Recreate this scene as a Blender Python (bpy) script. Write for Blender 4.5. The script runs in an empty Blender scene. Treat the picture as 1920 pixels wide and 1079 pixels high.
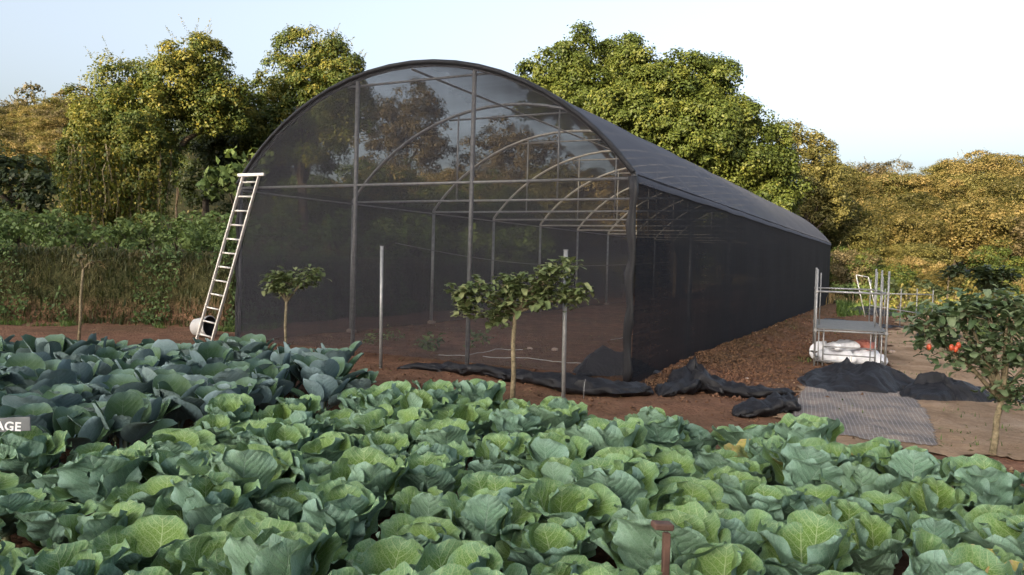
import bpy, math, random
import numpy as np
from mathutils import Vector, Matrix

random.seed(7)
RNG = np.random.default_rng(11)
S = bpy.context.scene
COL = S.collection
R = math.radians

# ------------------------------------------------------------------ camera
W, H, F = 1920.0, 1079.0, 1443.0
CAMH = 1.74
PITCH, ROLL = R(2.02), R(1.61)
f_ = Vector((0, math.cos(PITCH), -math.sin(PITCH)))
r0 = Vector((1, 0, 0)); u0 = Vector((0, math.sin(PITCH), math.cos(PITCH)))
r_ = r0 * math.cos(ROLL) + u0 * math.sin(ROLL)
u_ = u0 * math.cos(ROLL) - r0 * math.sin(ROLL)
CP = Vector((0, 0, CAMH))
cd = bpy.data.cameras.new('camera'); cam = bpy.data.objects.new('camera', cd); COL.objects.link(cam)
cd.sensor_width = 36; cd.lens = 36 * F / W; cd.clip_start = .05; cd.clip_end = 3000
m = Matrix((r_, u_, -f_)).transposed().to_4x4(); m.translation = CP
cam.matrix_world = m
S.camera = cam

def ray(px, py): return f_ + r_ * ((px - W/2)/F) - u_ * ((py - H/2)/F)
def G(px, py, z=0.0):
    d = ray(px, py); return CP + d * ((z - CAMH)/d.z)
def at(px, py, D):
    d = ray(px, py); return CP + d * (D/d.y)
def proj(p):
    v = Vector(p) - CP; z = v.dot(f_)
    return W/2 + F*v.dot(r_)/z, H/2 - F*v.dot(u_)/z, z

# ------------------------------------------------------------------ noise
def _h(ix, iy, s):
    n = (ix*374761393 + iy*668265263 + s*974634777) & 0xffffffff
    n = ((n ^ (n >> 13)) * 1274126177) & 0xffffffff
    return ((n ^ (n >> 16)) & 0xffff) / 65535.0
def vn(x, y, s=0):
    x = np.asarray(x, float); y = np.asarray(y, float)
    ix = np.floor(x).astype(np.int64); iy = np.floor(y).astype(np.int64)
    fx = x-ix; fy = y-iy; fx = fx*fx*(3-2*fx); fy = fy*fy*(3-2*fy)
    a = _h(ix, iy, s); b = _h(ix+1, iy, s); c = _h(ix, iy+1, s); d = _h(ix+1, iy+1, s)
    return (a*(1-fx)+b*fx)*(1-fy) + (c*(1-fx)+d*fx)*fy
def fbm(x, y, o=4, s=0):
    t = 0; a = .5
    for i in range(o):
        t = t + a*(vn(x, y, s+i)-.5)*2; x = np.asarray(x)*2.03+7.1; y = np.asarray(y)*2.03+3.7; a *= .5
    return t
def sst(a, b, x):
    t = np.clip((np.asarray(x, float)-a)/(b-a), 0, 1); return t*t*(3-2*t)

# ------------------------------------------------------------------ sun and sky
AZ, EL = R(35), R(16)           # the light travels forward and to the right
SH = (math.sin(AZ), math.cos(AZ))
w = bpy.data.worlds.new('World'); S.world = w; w.use_nodes = True
nt = w.node_tree
sky = nt.nodes.new('ShaderNodeTexSky'); sky.sky_type = 'NISHITA'; sky.sun_disc = False
sky.sun_elevation = EL; sky.sun_rotation = math.pi + AZ
sky.air_density = 1.0; sky.dust_density = 7.0; sky.ozone_density = 1.9
bg = nt.nodes['Background']; bg.inputs['Strength'].default_value = .15
hs = nt.nodes.new('ShaderNodeHueSaturation'); hs.inputs['Saturation'].default_value = .56   # thin milky haze
nt.links.new(sky.outputs['Color'], hs.inputs['Color']); nt.links.new(hs.outputs['Color'], bg.inputs['Color'])
sl = bpy.data.lights.new('sun', 'SUN'); sl.energy = 5.0; sl.angle = R(.53); sl.color = (1, .78, .47)
so = bpy.data.objects.new('sun', sl); COL.objects.link(so)
ld = Vector((SH[0]*math.cos(EL), SH[1]*math.cos(EL), -math.sin(EL)))
so.rotation_euler = ld.to_track_quat('-Z', 'Y').to_euler()
S.view_settings.view_transform = 'Standard'; S.view_settings.look = 'None'
S.view_settings.exposure = 1.68; S.view_settings.gamma = 1
S.cycles.transparent_max_bounces = 32
S.cycles.max_bounces = 8

# ------------------------------------------------------------------ tagging
def tag(o, label=None, cat=None, group=None, kind=None):
    if label: o['label'] = label
    if cat: o['category'] = cat
    if group: o['group'] = group
    if kind: o['kind'] = kind
    return o
def empty(name, loc=(0, 0, 0), rz=0):
    o = bpy.data.objects.new(name, None); COL.objects.link(o); o.location = loc
    o.rotation_euler = (0, 0, rz); o.empty_display_size = .1; return o
def copy_tree(o, parent=None):
    c = o.copy(); COL.objects.link(c); c.parent = parent
    for ch in list(o.children): copy_tree(ch, c)
    return c

# ------------------------------------------------------------------ mesh builder
class MB:
    def __init__(s): s.v = []; s.f = []; s.mi = []; s.uv = {}; s.cur = 0
    def add(s, vs, fs):
        o = len(s.v); s.v += [tuple(p) for p in vs]
        for q in fs: s.f.append(tuple(i+o for i in q)); s.mi.append(s.cur)
        return o
    def box(s, c, size, rot=None, bev=0):
        hx, hy, hz = [k/2 for k in size]; c = Vector(c)
        b = min(bev, hx*.8, hy*.8, hz*.8)
        if b > 0:
            vs = []
            for sx in (-1, 1):
                for sy in (-1, 1):
                    for sz in (-1, 1):
                        vs += [(sx*hx, sy*(hy-b), sz*(hz-b)), (sx*(hx-b), sy*hy, sz*(hz-b)), (sx*(hx-b), sy*(hy-b), sz*hz)]
            import bmesh
            bm = bmesh.new(); bv = [bm.verts.new(p) for p in vs]
            r = bmesh.ops.convex_hull(bm, input=bv); bm.verts.index_update()
            fs = [[x.index for x in fc.verts] for fc in bm.faces]; bm.free()
        else:
            vs = [(x, y, z) for x in (-hx, hx) for y in (-hy, hy) for z in (-hz, hz)]
            fs = [(0, 1, 3, 2), (4, 6, 7, 5), (0, 4, 5, 1), (2, 3, 7, 6), (0, 2, 6, 4), (1, 5, 7, 3)]
        if rot is not None: vs = [rot @ Vector(p) for p in vs]
        s.add([c + Vector(p) for p in vs], fs)
    def tube(s, pts, rad, seg=8, cap=True):
        pts = [Vector(p) for p in pts]; n = len(pts)
        if not hasattr(rad, '__len__'): rad = [rad]*n
        vs = []; fs = []; side = None
        for i in range(n):
            t = (pts[min(i+1, n-1)] - pts[max(i-1, 0)]).normalized()
            if side is None:
                a = Vector((0, 0, 1)) if abs(t.z) < .9 else Vector((1, 0, 0)); side = t.cross(a).normalized()
            else:
                side = (side - t*side.dot(t)).normalized()
            up = t.cross(side)
            for k in range(seg):
                a = 2*math.pi*k/seg; vs.append(pts[i] + (side*math.cos(a) + up*math.sin(a))*rad[i])
        for i in range(n-1):
            for k in range(seg):
                k2 = (k+1) % seg; fs.append((i*seg+k, i*seg+k2, (i+1)*seg+k2, (i+1)*seg+k))
        if cap:
            fs.append(tuple(range(seg-1, -1, -1))); fs.append(tuple((n-1)*seg+k for k in range(seg)))
        s.add(vs, fs)
    def grid(s, P, uv=None, flip=False):
        """P: array (n, m, 3)"""
        n, m_ = P.shape[:2]; o = len(s.v)
        s.v += [tuple(p) for p in P.reshape(-1, 3).tolist()]
        if uv is not None:
            for k, q in enumerate(uv.reshape(-1, 2).tolist()): s.uv[o+k] = q
        for i in range(n-1):
            for j in range(m_-1):
                q = (o+i*m_+j, o+i*m_+j+1, o+(i+1)*m_+j+1, o+(i+1)*m_+j)
                s.f.append(q[::-1] if flip else q); s.mi.append(s.cur)
    def build(s, name, mats, parent=None, smooth=True):
        me = bpy.data.meshes.new(name); me.from_pydata(s.v, [], s.f)
        if not isinstance(mats, (list, tuple)): mats = [mats]
        for q in mats: me.materials.append(q)
        if max(s.mi, default=0) > 0: me.polygons.foreach_set('material_index', s.mi)
        if s.uv:
            l = me.uv_layers.new(name='UVMap')
            li = np.zeros(len(me.loops), np.int32); me.loops.foreach_get('vertex_index', li)
            tab = np.zeros((len(s.v), 2), np.float32)
            for k, q in s.uv.items(): tab[k] = q
            l.data.foreach_set('uv', tab[li].ravel())
        if smooth: me.polygons.foreach_set('use_smooth', [True]*len(me.polygons))
        me.update()
        o = bpy.data.objects.new(name, me); COL.objects.link(o); o.parent = parent
        return o

def np_mesh(name, verts, quads, mat, parent=None, rnd=None, smooth=False):
    me = bpy.data.meshes.new(name)
    nv, nf = len(verts), len(quads); k = quads.shape[1]
    me.vertices.add(nv); me.vertices.foreach_set('co', np.asarray(verts, np.float32).ravel())
    me.loops.add(nf*k); me.loops.foreach_set('vertex_index', np.asarray(quads, np.int32).ravel())
    me.polygons.add(nf)
    me.polygons.foreach_set('loop_start', np.arange(0, nf*k, k, dtype=np.int32))
    me.polygons.foreach_set('loop_total', np.full(nf, k, np.int32))
    if smooth: me.polygons.foreach_set('use_smooth', np.ones(nf, bool))
    me.update(calc_edges=True)
    if rnd is not None:
        a = me.attributes.new('rnd', 'FLOAT', 'FACE'); a.data.foreach_set('value', np.asarray(rnd, np.float32))
    me.materials.append(mat)
    o = bpy.data.objects.new(name, me); COL.objects.link(o); o.parent = parent
    return o

# ------------------------------------------------------------------ materials
class N:
    def __init__(s, name):
        s.m = bpy.data.materials.new(name); s.m.use_nodes = True; s.t = s.m.node_tree; s.t.nodes.clear()
        s.out = s.t.nodes.new('ShaderNodeOutputMaterial')
    def n(s, typ, **kw):
        q = s.t.nodes.new('ShaderNode'+typ)
        for k, v in kw.items(): setattr(q, k, v)
        return q
    def l(s, a, b): s.t.links.new(a, b)
    def put(s, sock, v):
        if hasattr(v, 'links') or hasattr(v, 'is_linked'): s.l(v, sock)
        else: sock.default_value = v
    def math(s, op, a, b=0.0, c=None):
        q = s.n('Math', operation=op); s.put(q.inputs[0], a); s.put(q.inputs[1], b)
        if c is not None: s.put(q.inputs[2], c)
        return q.outputs[0]
    def mix(s, fac, a, b, typ='MIX'):
        q = s.n('MixRGB', blend_type=typ); s.put(q.inputs[0], fac)
        for i, v in ((1, a), (2, b)):
            s.put(q.inputs[i], v if not isinstance(v, tuple) else (*v[:3], 1))
        return q.outputs[0]
    def noise(s, vec, scale, det=4, rough=.55):
        q = s.n('TexNoise'); q.inputs['Scale'].default_value = scale; q.inputs['Detail'].default_value = det
        q.inputs['Roughness'].default_value = rough
        if vec is not None: s.l(vec, q.inputs['Vector'])
        return q.outputs['Fac']
    def ramp(s, fac, stops):
        q = s.n('ValToRGB'); s.l(fac, q.inputs[0]); e = q.color_ramp.elements
        while len(e) < len(stops): e.new(.5)
        for k, (p, c) in enumerate(stops): e[k].position = p; e[k].color = (*c[:3], 1)
        return q.outputs[0]
    def map(s, v, a, b, c=0, d=1):
        q = s.n('MapRange'); s.put(q.inputs[0], v)
        for i, k in enumerate((a, b, c, d)): q.inputs[i+1].default_value = k
        return q.outputs[0]
    def bsdf(s, color, rough=.7, spec=.3, metal=0, bump=None, bstr=.3, bdist=.01):
        q = s.n('BsdfPrincipled'); s.put(q.inputs['Base Color'], color if not isinstance(color, tuple) else (*color[:3], 1))
        s.put(q.inputs['Roughness'], rough); q.inputs['Specular IOR Level'].default_value = spec
        q.inputs['Metallic'].default_value = metal
        if bump is not None:
            b = s.n('Bump'); b.inputs['Strength'].default_value = bstr; b.inputs['Distance'].default_value = bdist
            s.l(bump, b.inputs['Height']); s.l(b.outputs[0], q.inputs['Normal'])
        return q.outputs[0]
    def done(s, sh): s.l(sh, s.out.inputs['Surface']); return s.m
    def obj(s): return s.n('TexCoord').outputs['Object']
    def pos(s): return s.n('NewGeometry').outputs['Position']

def foliage(name, stops, trans=.3, var=.22):
    k = N(name)
    a = k.n('Attribute', attribute_name='rnd').outputs['Fac']
    oi = k.n('ObjectInfo').outputs['Random']
    f = k.math('ADD', a, k.math('MULTIPLY', k.math('SUBTRACT', oi, .5), var))
    c = k.ramp(f, stops)
    d = k.bsdf(c, .55, .25)
    t = k.n('BsdfTranslucent'); k.l(k.mix(.5, c, (.16, .2, .03), 'MIX'), t.inputs[0])
    mx = k.n('MixShader'); mx.inputs[0].default_value = trans; k.l(d, mx.inputs[1]); k.l(t.outputs[0], mx.inputs[2])
    return k.done(mx.outputs[0])

def simple(name, c1, c2=None, scale=8, rough=.7, spec=.3, metal=0, bstr=.2, bdist=.005, det=5):
    k = N(name); n = k.noise(k.obj(), scale, det)
    col = k.ramp(n, [(.3, c1), (.7, c2 or tuple(x*1.3 for x in c1))])
    return k.done(k.bsdf(col, rough, spec, metal, n, bstr, bdist))

M = {}
M['pipe'] = simple('galvanised_pipe', (.17, .17, .172), (.27, .27, .268), 14, .45, .4, .35)
M['pipe_dark'] = simple('weathered_pipe', (.10, .10, .105), (.17, .17, .17), 14, .55, .3, .2)
M['shelf'] = simple('shelf_metal', (.075, .078, .078), (.13, .13, .125), 10, .6, .3, .1)
M['alu'] = simple('aluminium', (.52, .49, .45), (.68, .65, .62), 20, .45, .4, .3)
M['bark'] = simple('bark', (.035, .028, .022), (.085, .068, .052), 9, .9, .1, 0, .6, .02)
M['bark_pale'] = simple('pale_bark', (.07, .058, .036), (.25, .205, .13), 26, .9, .1, 0, .8, .01)
M['wood'] = simple('reddish_wood', (.055, .030, .022), (.115, .064, .048), 16, .7, .3)
M['footing'] = simple('soil_stained_concrete', (.12, .085, .065), (.22, .17, .14), 18, .9, .1, 0, .5)
M['concrete'] = simple('concrete', (.20, .18, .16), (.32, .29, .26), 25, .9, .1, 0, .5)
M['white_plastic'] = simple('white_plastic', (.30, .29, .285), (.42, .41, .40), 5, .5, .4)
M['sack'] = simple('white_woven_sack', (.55, .56, .60), (.75, .76, .80), 7, .7, .2, 0, .4, .02)
M['red_sack'] = simple('red_woven_sack', (.45, .13, .09), (.6, .25, .2), 12, .7, .2, 0, .4, .02)
M['stone'] = simple('stone', (.22, .16, .13), (.38, .30, .25), 20, .9, .1)
M['shade_inside'] = simple('bucket_inside_shade', (.02, .02, .025), (.035, .035, .04), 8, .6, .2)  # near-black colour paints the shade inside the white bucket
M['red_fruit'] = simple('red_fruit', (.30, .045, .018), (.42, .085, .03), 12, .4, .4)
M['hose'] = simple('pale_hose', (.30, .28, .26), (.42, .40, .38), 12, .6, .3)
M['rope'] = simple('dark_cord', (.05, .05, .05), (.09, .09, .09), 12, .8, .1)

def black_net(name='black_net_cloth'):
    k = N(name); o = k.pos()
    n1 = k.noise(o, 6, 6, .6); n2 = k.noise(o, 30, 3)
    c = k.ramp(n1, [(.3, (.005, .005, .0065)), (.75, (.014, .014, .018))])
    wv = k.n('TexWave'); wv.inputs['Scale'].default_value = 60; wv.inputs['Distortion'].default_value = 2; k.l(o, wv.inputs['Vector'])
    h = k.math('ADD', k.math('MULTIPLY', n2, .6), k.math('MULTIPLY', wv.outputs['Fac'], .25))
    return k.done(k.bsdf(c, .5, .4, 0, h, .6, .02))
M['net_cloth'] = black_net()

def net_mat(name, t0, col, weave, slant):
    """knitted shade net: see-through share falls with the slant of the view, as through any woven cloth"""
    k = N(name)
    g = k.n('NewGeometry')
    dt = k.n('VectorMath', operation='DOT_PRODUCT'); k.l(g.outputs['Normal'], dt.inputs[0]); k.l(g.outputs['Incoming'], dt.inputs[1])
    cs = k.math('MAXIMUM', k.math('ABSOLUTE', dt.outputs['Value']), .12)
    o = k.obj(); sp = k.n('SeparateXYZ'); k.l(o, sp.inputs[0])
    z = sp.outputs['Z']
    n1 = k.noise(o, .9, 5, .6)
    st = k.n('Mapping'); k.l(o, st.inputs['Vector']); st.inputs['Scale'].default_value = (.35, .35, 26)
    n2 = k.noise(st.outputs[0], 1.0, 3, .6)
    st2 = k.n('Mapping'); k.l(o, st2.inputs['Vector']); st2.inputs['Scale'].default_value = (7, 7, .25)
    n3 = k.noise(st2.outputs[0], 1.0, 3, .6)
    var = k.math('ADD', k.math('MULTIPLY', k.math('SUBTRACT', n1, .5), .35),
                 k.math('ADD', k.math('MULTIPLY', k.math('SUBTRACT', n2, .5), .35*weave), k.math('MULTIPLY', k.math('SUBTRACT', n3, .5), .22*weave)))
    base = k.math('ADD', t0, k.math('MULTIPLY', var, .5))
    T = k.math('POWER', base, k.math('ADD', 1.0, k.math('MULTIPLY', slant, k.math('SUBTRACT', k.math('DIVIDE', 1.0, cs), 1.0))))
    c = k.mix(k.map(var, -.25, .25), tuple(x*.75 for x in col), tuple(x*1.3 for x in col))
    d = k.bsdf(c, .8, .12, 0, n3, .25, .02)
    tr = k.n('BsdfTransparent')
    mx = k.n('MixShader'); k.l(T, mx.inputs[0]); k.l(d, mx.inputs[1]); k.l(tr.outputs[0], mx.inputs[2])
    return k.done(mx.outputs[0])
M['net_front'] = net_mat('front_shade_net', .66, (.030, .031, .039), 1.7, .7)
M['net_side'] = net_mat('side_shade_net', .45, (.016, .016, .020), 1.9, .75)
M['net_roof'] = net_mat('roof_shade_net', .54, (.070, .075, .094), .6, .42)  # same netting as the walls; sky reflection put into its paler, bluer colour

# ground
def ground_mat():
    k = N('soil'); p = k.pos()
    big = k.noise(p, .5, 4); mid = k.noise(p, 3.2, 6, .65); fine = k.noise(p, 16, 6, .7)
    soil = k.ramp(mid, [(.25, (.070, .035, .023)), (.5, (.150, .075, .047)), (.75, (.25, .135, .088))])
    soil = k.mix(k.map(fine, .35, .75, 0, .5), soil, (.19, .10, .065))
    soil = k.mix(k.map(big, .3, .7, 0, .4), soil, (.105, .056, .038))
    sp = k.n('SeparateXYZ'); k.l(p, sp.inputs[0])
    hill = k.map(k.math('ADD', sp.outputs['Z'], k.math('MULTIPLY', big, .8)), .25, 1.1)
    gr = k.ramp(mid, [(.3, (.022, .026, .011)), (.55, (.05, .048, .02)), (.8, (.10, .08, .035))])
    c = k.mix(hill, soil, gr)
    vo = k.n('TexVoronoi'); vo.inputs['Scale'].default_value = 22; k.l(p, vo.inputs['Vector'])
    h = k.math('ADD', k.math('MULTIPLY', fine, .7), k.math('ADD', mid, k.math('MULTIPLY', vo.outputs['Distance'], -.5)))
    return k.done(k.bsdf(c, .95, .1, 0, h, .9, .05))
M['ground'] = ground_mat()
def path_mat():
    k = N('sandy_path'); p = k.pos()
    mid = k.noise(p, 1.1, 9, .68); fine = k.noise(p, 24, 6, .7)
    c = k.ramp(mid, [(.34, (.20, .132, .082)), (.5, (.32, .222, .145)), (.68, (.45, .33, .232))])
    c = k.mix(k.map(fine, .45, .8, 0, .5), c, (.16, .095, .065))
    return k.done(k.bsdf(c, .95, .1, 0, k.math('ADD', mid, fine), .9, .06))
M['path'] = path_mat()
def mat_weave():
    k = N('woven_mat'); o = k.obj(); sp = k.n('SeparateXYZ'); k.l(o, sp.inputs[0])
    wob = k.n('TexNoise'); wob.inputs['Scale'].default_value = 1.2; wob.inputs['Detail'].default_value = 2; k.l(o, wob.inputs['Vector'])
    wv = k.n('SeparateColor'); k.l(wob.outputs['Color'], wv.inputs[0])
    def lines(ax, fr, wd):
        q = k.math('FRACT', k.math('MULTIPLY', k.math('ADD', sp.outputs[ax], k.math('MULTIPLY', wv.outputs[0 if ax == 'X' else 1], .05)), fr))
        return k.math('LESS_THAN', k.math('ABSOLUTE', k.math('SUBTRACT', q, .5)), wd)
    n = k.noise(o, 2.2, 5); n2 = k.noise(o, 40, 2)
    ln = k.math('MAXIMUM', lines('X', 21, .09), k.math('MULTIPLY', lines('Y', 15, .08), .7))
    ln = k.math('MULTIPLY', ln, k.map(n2, .3, .6, .35, 1))
    c = k.mix(k.map(n, .35, .65), (.085, .076, .074), (.20, .16, .13))
    c = k.mix(k.math('MULTIPLY', ln, .6), c, (.36, .335, .33))
    return k.done(k.bsdf(c, .8, .2, 0, ln, .4, .006))
M['mat'] = mat_weave()

# ------------------------------------------------------------------ terrain
HF = Vector((.888, -.459, 0)).normalized()      # along the front of the shade house
HS = Vector((.459, .888, 0)).normalized()       # along its side
C_L = Vector((-5.18, 14.60, 0)); WID = 7.75; BAY = 3.32; NB = 9
C_R = C_L + HF*WID
def bank_d(x, y):
    d1 = (x+6.3)*(-.886) + (y-18.0)*.463
    d2 = y - 17.8 + .25*np.sin(x*.9)
    return np.minimum(d1, d2) + .35*fbm(x*.6, y*.6, 3, 40)
def hgt(x, y):
    x = np.asarray(x, float); y = np.asarray(y, float)
    d = bank_d(x, y)
    z = 1.55*sst(0, .8, d) + .02*np.clip(d, 0, 10)
    z = z + 9.5*sst(27, 64, y)*sst(-12, -26, x)
    z = z + 11.5*sst(40, 105, y)*sst(-26, -8, x) + 5*sst(100, 190, y)
    a = x*SH[0] + y*SH[1]                          # unseen hill added behind the camera, shaped to keep sun off the foreground
    b = x*SH[1] - y*SH[0]
    z = z + (75.5 + 2.5*fbm(x*.09, y*.09, 4, 60))*sst(-110, -235, a)*sst(-58, -40, b)*(1-sst(15, 32, b))
    near = 1 - sst(34, 60, np.hypot(x, y))
    z = z + near*(.05*fbm(x*.7, y*.7, 3, 3) + .035*fbm(x*4, y*4, 3, 9)*(1-.6*sst(0, 1, d)))
    q = (x-C_R.x)*HF.x + (y-C_R.y)*HF.y; s = (x-C_R.x)*HS.x + (y-C_R.y)*HS.y
    heap = np.exp(-((q-.55)/.45)**2)*sst(.4, 2.2, s)*(1-sst(28, 31, s))
    z = z + heap*(.13 + .16*np.abs(fbm(x*2.3, y*2.3, 4, 21)))
    q2 = (x-C_R.x)*HF.x + (y-C_R.y)*HF.y
    z = z + np.exp(-(((s+.9)/.5)**2))*sst(-4, -2, q2)*(1-sst(1, 2.5, q2))*.12*np.abs(fbm(x*1.9, y*1.9, 3, 33))
    return z
def hz(x, y): return float(hgt(np.array([x]), np.array([y]))[0])
def on(px, py):
    p = G(px, py); return Vector((p.x, p.y, hz(p.x, p.y)))
def atg(px, D):
    p = at(px, 500, D); return Vector((p.x, p.y, hz(p.x, p.y)))

def axis(lo, hi, step, far_lo, far_hi, g=1.13):
    a = list(np.arange(lo, hi+1e-6, step)); s = step
    while a[-1] < far_hi: s = s*g; a.append(a[-1]+min(s, 14))
    s = step; b = []; c = lo
    while c > far_lo: s = s*g; c -= min(s, 3.0 if c > -60 else 9); b.append(c)
    return np.array(b[::-1] + a)
xs = axis(-13, 16, .16, -260, 330); ys = axis(4, 30, .16, -330, 420)
XX, YY = np.meshgrid(xs, ys)
ZZ = hgt(XX, YY)
nx, ny = len(xs), len(ys)
idx = np.arange(nx*ny).reshape(ny, nx)
qd = np.stack([idx[:-1, :-1], idx[:-1, 1:], idx[1:, 1:], idx[1:, :-1]], -1).reshape(-1, 4)
g = np_mesh('ground', np.stack([XX, YY, ZZ], -1).reshape(-1, 3), qd, M['ground'], smooth=True)
tag(g, kind='structure')

def inpoly(px, py, poly):
    c = np.zeros(px.shape, bool); n = len(poly); j = n-1
    for i in range(n):
        xi, yi = poly[i]; xj, yj = poly[j]
        t = ((yi > py) != (yj > py)) & (px < (xj-xi)*(py-yi)/(yj-yi+1e-12)+xi)
        c ^= t; j = i
    return c
def drape(name, poly, mat, step=.08, off=.006, wob=.25, kind='structure', seed=5):
    xs_ = [p[0] for p in poly]; ys_ = [p[1] for p in poly]
    gx = np.arange(min(xs_)-.5, max(xs_)+.5, step); gy = np.arange(min(ys_)-.5, max(ys_)+.5, step)
    A, B = np.meshgrid(gx, gy)
    cx, cy = A[:-1, :-1]+step/2, B[:-1, :-1]+step/2
    ok = inpoly(cx + wob*fbm(cx*1.6, cy*1.6, 4, seed), cy + wob*fbm(cx*1.6, cy*1.6, 4, seed+9), poly)
    ii = np.arange(A.size).reshape(A.shape)
    q = np.stack([ii[:-1, :-1], ii[:-1, 1:], ii[1:, 1:], ii[1:, :-1]], -1)[ok]
    V = np.stack([A, B, hgt(A, B)+off], -1).reshape(-1, 3)
    used = np.unique(q); rm = np.full(A.size, -1); rm[used] = np.arange(len(used))
    o = np_mesh(name, V[used], rm[q], mat, smooth=True)
    if kind: tag(o, kind=kind)
    return o
pp = [G(*p) for p in [(1480, 838), (1500, 735), (1560, 690), (1640, 690), (1668, 640), (1690, 600), (1720, 586), (1960, 575), (2050, 640), (2060, 800), (1990, 860), (1800, 852)]]
drape('path', [(p.x, p.y) for p in pp], M['path'], .07, .02, .75)

# ------------------------------------------------------------------ foliage helpers
def rvec(n):
    v = RNG.normal(size=(n, 3)); return v/np.linalg.norm(v, axis=1, keepdims=True)
def leaf_quads(C, nrm, size, asp=.55, droop=None):
    """one folded leaf blade per row: base, side, tip, side"""
    n = len(C); t = rvec(n)
    if droop is not None: t = t + np.array([0, 0, -1.0])*droop; 
    ax = t - nrm*np.sum(t*nrm, 1, keepdims=True); ax /= np.linalg.norm(ax, axis=1, keepdims=True)+1e-9
    sd = np.cross(nrm, ax); s = size[:, None]
    b = C - ax*s*.5; tp = C + ax*s*.5 - nrm*s*.10
    l = C + sd*s*asp*.5 + nrm*s*.09 - ax*s*.05; r = C - sd*s*asp*.5 + nrm*s*.09 - ax*s*.05
    V = np.stack([b, l, tp, r], 1).reshape(-1, 3)
    return V, np.arange(4*n).reshape(n, 4)
def clumps(blobs, dens, rc, per, shell=(.55, 1.02), up=.35, fill=1.0):
    """blobs: (cx,cy,cz,rx,ry,rz).  Returns leaf centres, normals, per-clump tone"""
    CC = []; NN = []; TT = []
    for (cx, cy, cz, rx, ry, rz) in blobs:
        k = max(3, int(dens*(rx*rz+rx*ry+ry*rz)/3*4))
        d = rvec(k); rad = RNG.uniform(*shell, size=(k, 1))
        rad = rad*(1+.16*np.sin(d[:, :1]*5+cx)+.14*np.sin(d[:, 2:]*6+cz*2))
        cc = np.array([cx, cy, cz]) + d*rad*np.array([rx, ry, rz])
        rr = rc*RNG.uniform(.55, 1.35, size=k)
        for i in range(k):
            m_ = max(4, int(per*RNG.uniform(.6, 1.4)))
            dv = rvec(m_) + d[i]*.75 + np.array([0, 0, .25]); dv /= np.linalg.norm(dv, axis=1, keepdims=True)+1e-9
            q = RNG.uniform(.35, 1.0, (m_, 1))**.6
            CC.append(cc[i] + dv*q*rr[i]*np.array([1, 1, .75]) + RNG.normal(size=(m_, 3))*rr[i]*.10)
            NN.append(dv*1.0 + rvec(m_)*.62 + np.array([0, 0, up]))
            TT.append(np.full(m_, RNG.uniform(.2, .8)))
        kf = int(fill*k*per*.16)                      # loose leaves on the inner twigs
        if kf:
            CC.append(np.array([cx, cy, cz]) + rvec(kf)*RNG.uniform(.1, .85, (kf, 1))*np.array([rx, ry, rz])); NN.append(rvec(kf)); TT.append(RNG.uniform(.2, .8, kf))
    C = np.concatenate(CC); Nn = np.concatenate(NN); Nn /= np.linalg.norm(Nn, axis=1, keepdims=True)
    T = np.concatenate(TT)
    return C, Nn, np.clip(.12 + T*.62 + RNG.normal(0, .10, len(T)), 0, 1)
def crown(name, blobs, mat, parent, dens=1.0, rc=.5, per=30, leaf=.2, asp=.55, shell=(.55, 1.02), up=.35, droop=None, tone=0, spikes=0, spk=.8):
    C, n, T = clumps(blobs, dens, rc, per, shell, up)
    V, q = leaf_quads(C, n, leaf*RNG.uniform(.6, 1.3, len(C)), asp, droop)
    if spikes:                                       # loose shoots that stick out of the outline
        VV = [V]; TT = [T]
        for _ in range(spikes):
            b = blobs[RNG.integers(len(blobs))]; d = rvec(1)[0]; d[2] = abs(d[2])+.3; d /= np.linalg.norm(d)
            p0 = np.array(b[:3]) + d*np.array(b[3:])*.9; d = d + rvec(1)[0]*.35; L = RNG.uniform(.4, 1)*spk
            m_ = int(24+L*36); tt = RNG.uniform(0, 1, (m_, 1)); c2 = p0 + d*tt*L + RNG.normal(size=(m_, 3))*.035*(1.3-tt)
            v2, _q = leaf_quads(c2, rvec(m_), leaf*.6*RNG.uniform(.5, 1, m_), asp*.8)
            VV.append(v2); TT.append(RNG.uniform(.3, .9, m_))
        V = np.concatenate(VV); T = np.concatenate(TT); q = np.arange(len(V)).reshape(-1, 4)
    return np_mesh(name, V, q, mat, parent, np.clip(T+tone, 0, 1))
def trunk_mesh(name, base, tips, r0_, mat, parent, bend=.3, seg=7):
    mb = MB(); base = Vector(base)
    top = sum((Vector(t) for t in tips), Vector())/len(tips)
    fork = base.lerp(top, .45) + Vector((random.uniform(-bend, bend), random.uniform(-bend, bend), 0))*.5
    mb.tube([base-Vector((0, 0, .15)), base.lerp(fork, .1), base.lerp(fork, .55)+Vector((random.uniform(-.1, .1)*bend, 0, 0)), fork],
            [r0_*1.5, r0_*1.1, r0_*.9, r0_*.75], seg)
    for t in tips:
        t = Vector(t); mid = fork.lerp(t, .5) + Vector((random.uniform(-bend, bend), random.uniform(-bend, bend), random.uniform(0, bend)))
        mb.tube([fork-Vector((0, 0, r0_*.5)), mid, t], [r0_*.62, r0_*.38, r0_*.12], 6)
    return mb.build(name, mat, parent)
def pb(px, py, rx, ry, D, deep=.9):
    p = at(px, py, D); return (p.x, p.y, p.z, rx/F*D, (rx+ry)/2/F*D*deep, ry/F*D)

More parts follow.
